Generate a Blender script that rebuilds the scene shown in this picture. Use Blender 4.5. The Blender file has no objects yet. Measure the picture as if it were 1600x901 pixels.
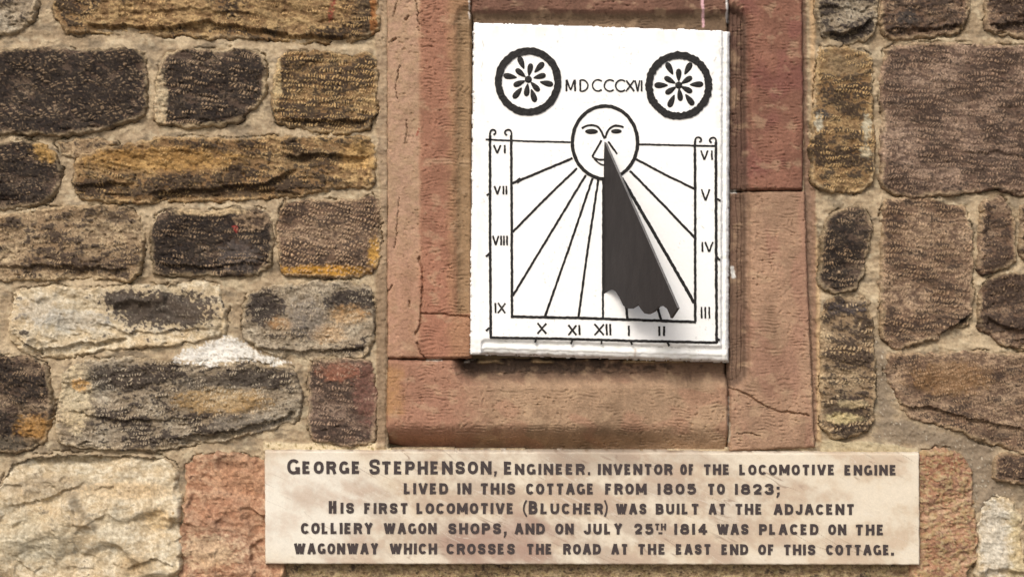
import bpy, math
import numpy as np

# ------------------------------------------------------------------ camera, sky, sun, exposure
S = 0.001            # one wall unit = 1 mm; wall co-ordinates x to the right, y downwards, h out of the wall
ZC = 2.45            # height above the pavement of the point (800, 450.5)
D = 3.1              # the camera stands this far from the wall
scene = bpy.context.scene
col_main = scene.collection
cam_d = bpy.data.cameras.new('camera')
cam = bpy.data.objects.new('camera', cam_d)
col_main.objects.link(cam)
cam.location = (0, -D, ZC)
cam.rotation_euler = (math.pi / 2, 0, 0)
cam_d.sensor_width = 36.0
cam_d.lens = 36.0 * D / (1600 * S)
cam_d.clip_start = 0.05
cam_d.clip_end = 500
scene.camera = cam

SUN_EL, SUN_AZ = 40.0, 21.0     # degrees above the horizon, degrees to the left of the wall's normal
world = bpy.data.worlds.new('World')
scene.world = world
world.use_nodes = True
wn = world.node_tree
bg = wn.nodes['Background']
sky = wn.nodes.new('ShaderNodeTexSky')
sky.sky_type = 'NISHITA'
sky.sun_disc = False
sky.sun_elevation = math.radians(SUN_EL)
sky.sun_rotation = math.radians(180 + SUN_AZ)
sky.air_density = 1.0
sky.dust_density = 4.0
sky.ozone_density = 0.6
wn.links.new(sky.outputs[0], bg.inputs[0])
bg.inputs[1].default_value = 0.105
sun_d = bpy.data.lights.new('sun', 'SUN')
sun_d.energy = 1.5
sun_d.angle = math.radians(20)
sun_d.color = (1.0, 0.97, 0.925)
sun = bpy.data.objects.new('sun', sun_d)
col_main.objects.link(sun)
sun.rotation_euler = (math.radians(90 - SUN_EL), 0, math.radians(-SUN_AZ))
sun.location = (-2, -4, 6)
vs = scene.view_settings
vs.view_transform = 'Standard'
vs.look = 'None'
vs.gamma = 1
vs.use_curve_mapping = False
vs.exposure = 0.56

# ------------------------------------------------------------------ numpy helpers
rng = np.random.RandomState(7)
PERM = np.concatenate([rng.permutation(512)] * 3).astype(np.int64)
GA = rng.rand(512) * 2 * np.pi
GX, GY = np.cos(GA), np.sin(GA)

def perlin(x, y):
    xi = np.floor(x).astype(np.int64); yi = np.floor(y).astype(np.int64)
    fx = x - xi; fy = y - yi
    xi &= 511; yi &= 511
    u = fx * fx * fx * (fx * (fx * 6 - 15) + 10)
    v = fy * fy * fy * (fy * (fy * 6 - 15) + 10)
    def g(ix, iy, dx, dy):
        k = PERM[PERM[ix & 511] + (iy & 511)]
        return GX[k] * dx + GY[k] * dy
    a = g(xi, yi, fx, fy); b = g(xi + 1, yi, fx - 1, fy)
    c = g(xi, yi + 1, fx, fy - 1); d = g(xi + 1, yi + 1, fx - 1, fy - 1)
    return 1.5 * (a + u * (b - a) + v * ((c + u * (d - c)) - (a + u * (b - a))))

def fbm(x, y, o=3, s=0.0):
    t = 0; a = 1.0; n = 0
    for i in range(o):
        t = t + a * perlin(x + 17.3 * s + 31.7 * i, y + 9.1 * s + 11.3 * i)
        n += a; a *= 0.55; x = x * 2.03; y = y * 2.03
    return t / n * 1.25

def ridged(x, y, o=3, s=0.0):
    t = 0; a = 1.0; n = 0
    for i in range(o):
        t = t + a * (1 - 2 * np.abs(perlin(x + 13.3 * s + 37.7 * i, y + 7.1 * s + 19.3 * i)))
        n += a; a *= 0.5; x = x * 2.1; y = y * 2.1
    return t / n

def ss(a, b, x):
    t = np.clip((x - a) / (b - a), 0, 1)
    return t * t * (3 - 2 * t)

def whash(x, y, s=0):
    v = np.sin(x * 12.9898 + y * 78.233 + s * 3.7) * 43758.5453
    return v - np.floor(v)

def sdf_poly(x, y, poly):
    """signed distance, positive inside"""
    P = np.asarray(poly, float)
    d = np.full(x.shape, 1e9); ins = np.zeros(x.shape, bool)
    for i in range(len(P)):
        ax, ay = P[i]; bx, by = P[(i + 1) % len(P)]
        ex, ey = bx - ax, by - ay
        t = np.clip(((x - ax) * ex + (y - ay) * ey) / (ex * ex + ey * ey + 1e-9), 0, 1)
        d = np.minimum(d, (x - ax - t * ex) ** 2 + (y - ay - t * ey) ** 2)
        if ay != by:
            c = ((ay > y) != (by > y)) & (x < ex * (y - ay) / ey + ax)
            ins ^= c
    d = np.sqrt(d)
    return np.where(ins, d, -d)

def d_line(x, y, line):
    d = np.full(x.shape, 1e9)
    for (ax, ay), (bx, by) in zip(line[:-1], line[1:]):
        ex, ey = bx - ax, by - ay
        t = np.clip(((x - ax) * ex + (y - ay) * ey) / (ex * ex + ey * ey + 1e-9), 0, 1)
        d = np.minimum(d, (x - ax - t * ex) ** 2 + (y - ay - t * ey) ** 2)
    return np.sqrt(d)

def chaikin(poly, n=1):
    P = np.asarray(poly, float)
    for _ in range(n):
        Q = np.roll(P, -1, 0)
        A = P * .91 + Q * .09; B = P * .09 + Q * .91
        P = np.stack([A, B], 1).reshape(-1, 2)
    return P

KALB = 0.645
def lin(c):
    c = np.asarray(c, float) / 255.0
    return np.where(c <= .04045, c / 12.92, ((c + .055) / 1.055) ** 2.4)
def alb(c):
    return lin(c) * KALB
def mix(a, b, t):
    t = np.asarray(t)[..., None]
    return a * (1 - t) + b * t

# ------------------------------------------------------------------ materials
def surface_material(name, grain=0.18, grain_scale=900, bump=0.35, bump_scale=700, rough=0.88, spec=0.25, base=None, stretch=None):
    m = bpy.data.materials.new(name); m.use_nodes = True
    nt = m.node_tree; N = nt.nodes; L = nt.links
    b = N['Principled BSDF']
    b.inputs['Roughness'].default_value = rough
    b.inputs['Specular IOR Level'].default_value = spec
    tc = N.new('ShaderNodeTexCoord')
    n1 = N.new('ShaderNodeTexNoise'); n1.inputs['Scale'].default_value = grain_scale; n1.inputs['Detail'].default_value = 4
    if stretch:
        mp = N.new('ShaderNodeMapping'); mp.inputs['Scale'].default_value = stretch
        L.new(tc.outputs['Object'], mp.inputs['Vector']); L.new(mp.outputs[0], n1.inputs['Vector'])
    else:
        L.new(tc.outputs['Object'], n1.inputs['Vector'])
    r = N.new('ShaderNodeMapRange')
    r.inputs['From Min'].default_value = .25; r.inputs['From Max'].default_value = .75
    r.inputs['To Min'].default_value = 1 - grain; r.inputs['To Max'].default_value = 1 + grain
    L.new(n1.outputs['Fac'], r.inputs['Value'])
    mul = N.new('ShaderNodeVectorMath'); mul.operation = 'SCALE'
    if base is None:
        at = N.new('ShaderNodeAttribute'); at.attribute_name = 'stone_colour'
        L.new(at.outputs['Color'], mul.inputs[0])
    else:
        mul.inputs[0].default_value = base
    L.new(r.outputs[0], mul.inputs['Scale'])
    L.new(mul.outputs[0], b.inputs['Base Color'])
    n2 = N.new('ShaderNodeTexNoise'); n2.inputs['Scale'].default_value = bump_scale; n2.inputs['Detail'].default_value = 5
    L.new(tc.outputs['Object'], n2.inputs['Vector'])
    bp = N.new('ShaderNodeBump'); bp.inputs['Strength'].default_value = bump; bp.inputs['Distance'].default_value = 0.0015
    L.new(n2.outputs['Fac'], bp.inputs['Height'])
    L.new(bp.outputs[0], b.inputs['Normal'])
    return m

M_stone = surface_material('weathered_sandstone', .24, 420, .7, 300)
M_cream = surface_material('smooth_split_sandstone', .14, 420, .35, 300)
M_red = surface_material('red_sandstone', .15, 420, .5, 300)
M_mortar = surface_material('lime_mortar', .13, 420, .5, 280)
M_white = surface_material('white_masonry_paint', .02, 300, .12, 250, rough=.6)
M_marble = surface_material('weathered_marble', .05, 500, .08, 400, rough=.6)
M_black = surface_material('black_paint', .6, 160, .6, 260, rough=.5, base=(.009, .008, .008))
M_lead = surface_material('lead_lettering', .3, 600, .25, 700, rough=.6, base=(.047, .036, .035))
M_iron = surface_material('dark_metal_plate', .2, 110, .25, 160, rough=.5, base=(.025, .0215, .021), stretch=(1, 1, .22))
M_edge = surface_material('lit_metal_edge', .35, 120, .3, 300, rough=.45, base=(.16, .155, .15))
M_pave = surface_material('pavement_flags', .2, 6, .3, 40, base=(.24, .22, .20))

# ------------------------------------------------------------------ object helpers
def tag(o, label=None, cat=None, group=None, kind=None):
    for k, v in (('label', label), ('category', cat), ('group', group), ('kind', kind)):
        if v: o[k] = v

def empty(name, x, y, h=0):
    o = bpy.data.objects.new(name, None); col_main.objects.link(o)
    o.location = W(x, y, h); o.empty_display_size = .1
    return o

def W(x, y, h=0.0):
    return ((x - 800) * S, -h * S, ZC - (y - 450.5) * S)

def link(name, me, mat, parent=None, label=None):
    o = bpy.data.objects.new(name, me)
    col_main.objects.link(o)
    me.materials.append(mat)
    if parent is not None:
        o.parent = parent
        me.transform(__import__('mathutils').Matrix.Translation(-parent_world(parent)))
    if label: o['label'] = label
    return o

def parent_world(o):
    v = o.location.copy()
    while o.parent is not None:
        o = o.parent; v = v + o.location
    return v

def mesh_from_arrays(name, co, quads, colr=None, smooth=True):
    me = bpy.data.meshes.new(name)
    me.vertices.add(len(co)); me.vertices.foreach_set('co', np.ascontiguousarray(co, np.float32).ravel())
    n = len(quads)
    me.loops.add(n * 4); me.loops.foreach_set('vertex_index', np.ascontiguousarray(quads, np.int32).ravel())
    me.polygons.add(n)
    me.polygons.foreach_set('loop_start', np.arange(0, n * 4, 4, dtype=np.int32))
    me.polygons.foreach_set('use_smooth', np.full(n, smooth))
    if colr is not None:
        a = me.color_attributes.new('stone_colour', 'FLOAT_COLOR', 'POINT')
        c4 = np.ones((len(co), 4), np.float32); c4[:, :3] = colr
        a.data.foreach_set('color', c4.ravel())
    me.update(calc_edges=True); me.validate()
    return me

def relief_mesh(name, X, Y, H, keep, colr, back=-45.0):
    """grid of heights, cells with all four corners kept, closed round the rim down to 'back'"""
    r, c = X.shape
    cell = keep[:-1, :-1] & keep[1:, :-1] & keep[:-1, 1:] & keep[1:, 1:]
    idx = np.arange(r * c).reshape(r, c)
    q = np.stack([idx[:-1, :-1][cell], idx[1:, :-1][cell], idx[1:, 1:][cell], idx[:-1, 1:][cell]], 1)
    used = np.unique(q)
    remap = np.full(r * c, -1, np.int64); remap[used] = np.arange(len(used))
    q = remap[q]
    co = np.stack([(X.ravel()[used] - 800) * S, -H.ravel()[used] * S, ZC - (Y.ravel()[used] - 450.5) * S], 1)
    cl = colr.reshape(-1, 3)[used]
    n = len(used)
    a = q.ravel(); b = np.roll(q, -1, 1).ravel()
    key = a * n + b; rev = b * n + a
    bd = ~np.isin(key, rev)
    a, b = a[bd], b[bd]
    bv = np.unique(np.concatenate([a, b]))
    m2 = np.full(n, -1, np.int64); m2[bv] = n + np.arange(len(bv))
    cob = co[bv].copy(); cob[:, 1] = -back * S
    q2 = np.stack([b, a, m2[a], m2[b]], 1)
    return mesh_from_arrays(name, np.concatenate([co, cob]), np.concatenate([q, q2]), np.concatenate([cl, cl[bv]]))

def grid(x0, y0, x1, y1, st):
    return np.meshgrid(np.arange(x0, x1 + st * .5, st), np.arange(y0, y1 + st * .5, st))

# ------------------------------------------------------------------ marks that run over the masonry: cracks, spilt paint
CRACKS = [
    ([(655, 402), (661, 425), (660, 455), (658, 492), (657, 508), (650, 522)], 1.3),
    ([(658, 490), (690, 489), (706, 492), (737, 495)], 1.3),
    ([(652, 535), (658, 552), (666, 560)], 1.0),
    ([(1139, 607), (1150, 608), (1170, 618), (1192, 632), (1214, 642), (1240, 643), (1262, 648)], 1.4),
    ([(1150, 676), (1168, 675), (1185, 680)], .8),
    ([(622, 160), (619, 135), (624, 110), (626, 102)], .6),
    ([(616, 30), (619, 12), (622, 0)], .6),
    ([(655, 50), (653, 20), (650, 2)], .6),
    ([(634, 225), (637, 200), (634, 188)], .6),
    ([(616, 395), (620, 370), (622, 340), (625, 310)], .6),
    ([(613, 66), (619, 62)], 1.4), ([(634, 32), (639, 27)], 1.4),
    ([(607, 455), (614, 446)], 1.0), ([(640, 470), (641, 478)], 1.4),
    ([(1095, 0), (1096, -40)], 1.0),
]
PAINTS = [  # (kind, points, half width, colour, raggedness)
    ('line', [(1095, -60), (1096, 8), (1098, 25), (1099, 41)], 2.0, (235, 190, 195), 1.0),
    ('line', [(1134, -60), (1135, 14), (1137, 33)], 2.4, (245, 240, 235), 1.0),
    ('line', [(733, 0), (734, 30)], 1.2, (235, 225, 215), 2.2),
    ('line', [(520, -40), (522, 8), (518, 32)], 4.0, (150, 72, 58), 5.0),
    ('line', [(369, 355), (371, 360)], 3.5, (165, 60, 54), 3.0),
    ('line', [(1144, 418), (1146, 432)], 3.0, (240, 238, 232), 2.0),
    ('line', [(1143, 300), (1150, 299)], 2.5, (235, 230, 220), 1.5),
    ('line', [(1139, 660), (1137, 690)], 1.2, (225, 210, 185), 1.5),
    ('line', [(1137, 620), (1137, 668)], .9, (230, 220, 205), 1.6),
    ('line', [(668, 561.5), (690, 562)], 1.5, (235, 225, 210), 1.0),
    ('line', [(726, 566), (740, 562)], 1.5, (225, 215, 205), 2.5),
    ('line', [(655, 203), (652, 212)], 1.3, (150, 50, 40), 1.0),
    ('poly', [(274, 561), (286, 546), (318, 538), (348, 526), (358, 523), (372, 530), (385, 535), (404, 549), (420, 556), (455, 566), (430, 571), (400, 563), (372, 563), (345, 567), (330, 573), (308, 567), (276, 566)], 0, (244, 240, 230), 6.5),
]
def marks(x, y, h, c):
    x0, x1, y0, y1 = x.min() - 8, x.max() + 8, y.min() - 8, y.max() + 8
    wx = x + 1.6 * perlin(x / 9, y / 9) + .8 * perlin(x / 3.5, y / 3.5)
    wy = y + 1.6 * perlin(x / 9 + 50, y / 9) + .8 * perlin(x / 3.5 + 31, y / 3.5)
    for line, w in CRACKS:
        a = np.array(line)
        if a[:, 0].max() < x0 or a[:, 0].min() > x1 or a[:, 1].max() < y0 or a[:, 1].min() > y1: continue
        d = d_line(wx, wy, line)
        h = h - 7.0 * (1 - ss(w * .5, w * 1.5, d))
    for kind, pts, w, colr, rag in PAINTS:
        a = np.array(pts)
        if a[:, 0].max() < x0 or a[:, 0].min() > x1 or a[:, 1].max() < y0 or a[:, 1].min() > y1: continue
        d = d_line(x, y, pts) - w if kind == 'line' else -sdf_poly(x, y, pts)
        d = d + rag * fbm(x / 6, y / 6, 3, 5)
        t = 1 - ss(-1, 1, d)
        if kind == 'poly': t = t * (1 - .85 * ss(.30, .5, fbm(x / 7, y / 3, 4, 9))) * (1 - .8 * ss(-14, -1, d) * ss(-.1, .3, fbm(x / 5, y / 4, 3, 8)))
        elif colr[0] - colr[2] > 80: t = t * ss(-.25, .3, fbm(x / 4, y / 4, 3, 6) + .15) * .85
        c = mix(c, alb(colr) * 1.06, t); h = h + .8 * t
    return h, c

# ------------------------------------------------------------------ rubble stones
PAL = {
    'dark':  ((186, 158, 126), (88, 71, 59), (35, 29, 27)),
    'ochre': ((210, 176, 124), (138, 108, 74), (56, 45, 38)),
    'tan':   ((204, 178, 140), (150, 126, 98), (66, 54, 47)),
    'grey':  ((200, 184, 158), (150, 134, 112), (52, 43, 40)),
    'cream': ((232, 218, 190), (208, 188, 154), (66, 55, 50)),
    'brown': ((194, 164, 132), (119, 95, 77), (64, 51, 44)),
    'plum':  ((192, 162, 136), (113, 91, 77), (66, 53, 46)),
    'red':   ((210, 174, 142), (180, 136, 107), (132, 98, 80)),
}
def facets(x, y, sc, s):
    """broken planes: jittered cells, each with its own tilt, softly joined"""
    x = x + .35 * sc * fbm(x / sc, y / sc, 3, s + 2); y = y + .3 * sc * fbm(x / sc + 9, y / sc, 3, s + 4)
    gx = np.floor(x / sc); gy = np.floor(y / (sc * .7))
    num = 0; den = 0
    for i in (-1, 0, 1):
        for j in (-1, 0, 1):
            cx, cy = gx + i, gy + j
            r = [whash(cx * 1.3 + 7 * s, cy * 2.1 + 3 * s, k) for k in range(5)]
            dx = (x - (cx + .2 + .6 * r[0]) * sc) / sc; dy = (y - (cy + .2 + .6 * r[1]) * sc * .7) / sc
            w = np.exp(-26 * (dx * dx + dy * dy))
            num = num + w * ((r[2] - .5) * 1.0 * dx + (r[3] - .5) * 1.6 * dy + .35 * (r[4] - .5)); den = den + w
    return num / den

def pecks(x, y, ang, su, sv, s):
    a = math.radians(ang)
    u = x * math.cos(a) + y * math.sin(a); v = -x * math.sin(a) + y * math.cos(a)
    v = v + 7 * perlin(x / 55 + s, y / 40) + 2.0 * perlin(x / 14, y / 14 + s)
    u = u + 3.5 * perlin(x / 16, y / 10 + 3 * s) + .45 * v
    rows = np.sin(2 * np.pi * v / (sv * 1.0)); dash = np.sin(2 * np.pi * u / (su * .82) + 1.6 * perlin(x / 8, y / 12 + s))
    return ss(-.75, .2, rows) * ss(-.2, .75, dash) * (0.25 + .75 * ss(-.3, .2, perlin(x / 14 + 2 * s, y / 9) + .3 * perlin(x / 5 + s, y / 7)))

def stone(x, y, sd, st, s, box):
    cl, cm, cd = [alb(c) for c in PAL[st['pal']]]
    bx0, by0, bx1, by1 = box
    v = (y - by0) / (by1 - by0)
    n1 = fbm(x / 75, y / 48, 3, s); n2 = fbm(x / 20, y / 13, 4, s + 3); n3 = fbm(x / 6.5, y / 5.5, 3, s + 7)
    sa = math.radians(st.get('sang', 14 * math.sin(s * 2.3)))
    xr = x * math.cos(sa) + y * math.sin(sa); yr = -x * math.sin(sa) + y * math.cos(sa)
    st_h = fbm(xr / 48, yr / 12, 3, s + 11)
    rid = ridged(x / 26, y / 15, 3, s + 5)
    H = st.get('H', 13); R = st.get('R', 3.6)
    Rv = R * np.clip(1.5 - 1.0 * v, .5, 1.5) * (.75 + 1.3 * ss(-.1, .6, fbm(x / 28, y / 28, 2, s + 15)))
    prof = 1 - (1 - np.clip((sd + 3) / (Rv + 3), 0, 1)) ** 2.2
    H = H * (.85 + .3 * ss(-.3, .3, perlin(x / 60 + s, y / 60)))
    h = -7 + (H + 7) * prof
    pm = ss(0, 1, prof)
    rough = st.get('rough', 1.0)
    fine = st.get('fine', rough)
    big = st.get('big', 3.5)
    if big:
        h = h + pm * big * (1.6 * facets(x, y, st.get('fs', 85), s) + .35 * facets(x, y, 30, s + 5))
    h = h + pm * (rough * 4.5 * n1 + fine * (2.1 * n2 + 1.3 * n3 + 1.0 * rid) + rough * 2.8 * st.get('strata', .5) * st_h) + st.get('tilt', 3) * (v - .5)
    pk = pecks(x, y, st.get('ang', 4), st.get('su', 5.5), st.get('sv', 8.5), s)
    gate = ss(-.12, .16, fbm(x / 48, y / 24, 3, s + 21) + st.get('pgate', .1 * math.sin(s * 3.1) - .02))
    pk = pk * gate * st.get('peck', 1.0)
    h = h + pm * 1.9 * pk
    for line, dep in st.get('ledges', []):
        lx = np.array([p[0] for p in line], float); ly = np.array([p[1] for p in line], float)
        fy = np.interp(x, lx, ly) + 5 * fbm(x / 22, y * 0, 3, s + 81) + 1.5 * n3
        b = y - fy
        ends = ss(lx[0] - 6, lx[0] + 14, x) * (1 - ss(lx[-1] - 14, lx[-1] + 6, x))
        h = h - dep * ends * pm * (ss(-.5, 3, b) * np.exp(-np.clip(b, 0, 99) / 26)) + .35 * dep * ends * pm * np.exp(-np.clip(-b, 0, 99) / 14) * (1 - ss(-.5, 3, b))
    # broken lower arris with ledges and pits
    led = ss(.30, .62, fbm(x / 34, y / 9, 3, s + 31)) * ss(.45, 1, v)
    h = h - 7.0 * rough * led * pm
    pit = ss(.42, .6, fbm(x / 8, y / 7, 2, s + 41))
    h = h - 2.5 * pit * pm * fine
    # colour: weathered face, soot crust, worn tool marks
    c = mix(cm, cl, ss(-.35, .55, n2 * .8 + .5 * n3 + .3 * st_h))
    soot = ss(-.13, .15, n1 * .75 + .45 * st_h + .55 * n2 + .6 * n3 + st.get('soot', 0) + .04 - .55 * (1 - ss(2, 13, sd + 6 * n2)) * st.get('rimclean', .6))
    for (px, py, rx, ry, k, w) in st.get('spots', []):
        d = 1 - np.sqrt(((x - px) / rx) ** 2 + ((y - py) / ry) ** 2)
        m = ss(-.14, .14, d + .45 * n2 + .6 * n3 + .25 * n1)
        if k == 'soot': soot = np.maximum(soot, w * m)
        elif k == 'clean': soot = soot * (1 - w * m)
    c = mix(c, cd, np.clip(soot, 0, 1) * .93)
    for (px, py, rx, ry, k, w) in st.get('spots', []):
        if k in ('soot', 'clean'): continue
        d = 1 - np.sqrt(((x - px) / rx) ** 2 + ((y - py) / ry) ** 2)
        m = ss(-.35, .3, d + .42 * n2 + .4 * n3)
        c = mix(c, alb(k) * (1 + .25 * n3[..., None]), w * m)
    worn = ss(.22, .60, pk + .28 * n3) * st.get('worn', .75)
    c = mix(c, cl * 1.2, worn * .85)
    speck = ss(.30, .62, perlin(x / 2.7 + s, y / 3.4) + .3 * perlin(x / 7, y / 7 + s)) * ss(-.3, .25, n2 + .4 * n1) * st.get('speck', .32)
    c = mix(c, cl * 1.1, speck)
    rim = (1 - ss(1.5, 7, sd + 3 * n2)) * st.get('rim', .38) * ss(-.35, .3, fbm(x / 40, y / 40, 2, s + 51) + .15)
    c = mix(c, alb((216, 192, 152)), rim)
    gr = (whash(np.round(x, 1), np.round(y, 1), s) - .5)
    c = c * np.clip(1 + .24 * gr + .34 * n3 + .18 * perlin(x / 2.6 + s, y / 2.6), .3, 2)[..., None]
    c = c * (1 + .07 * np.stack([n1, n1 * .1, -n1], -1))
    return h, np.clip(c, .004, .85)

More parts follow.
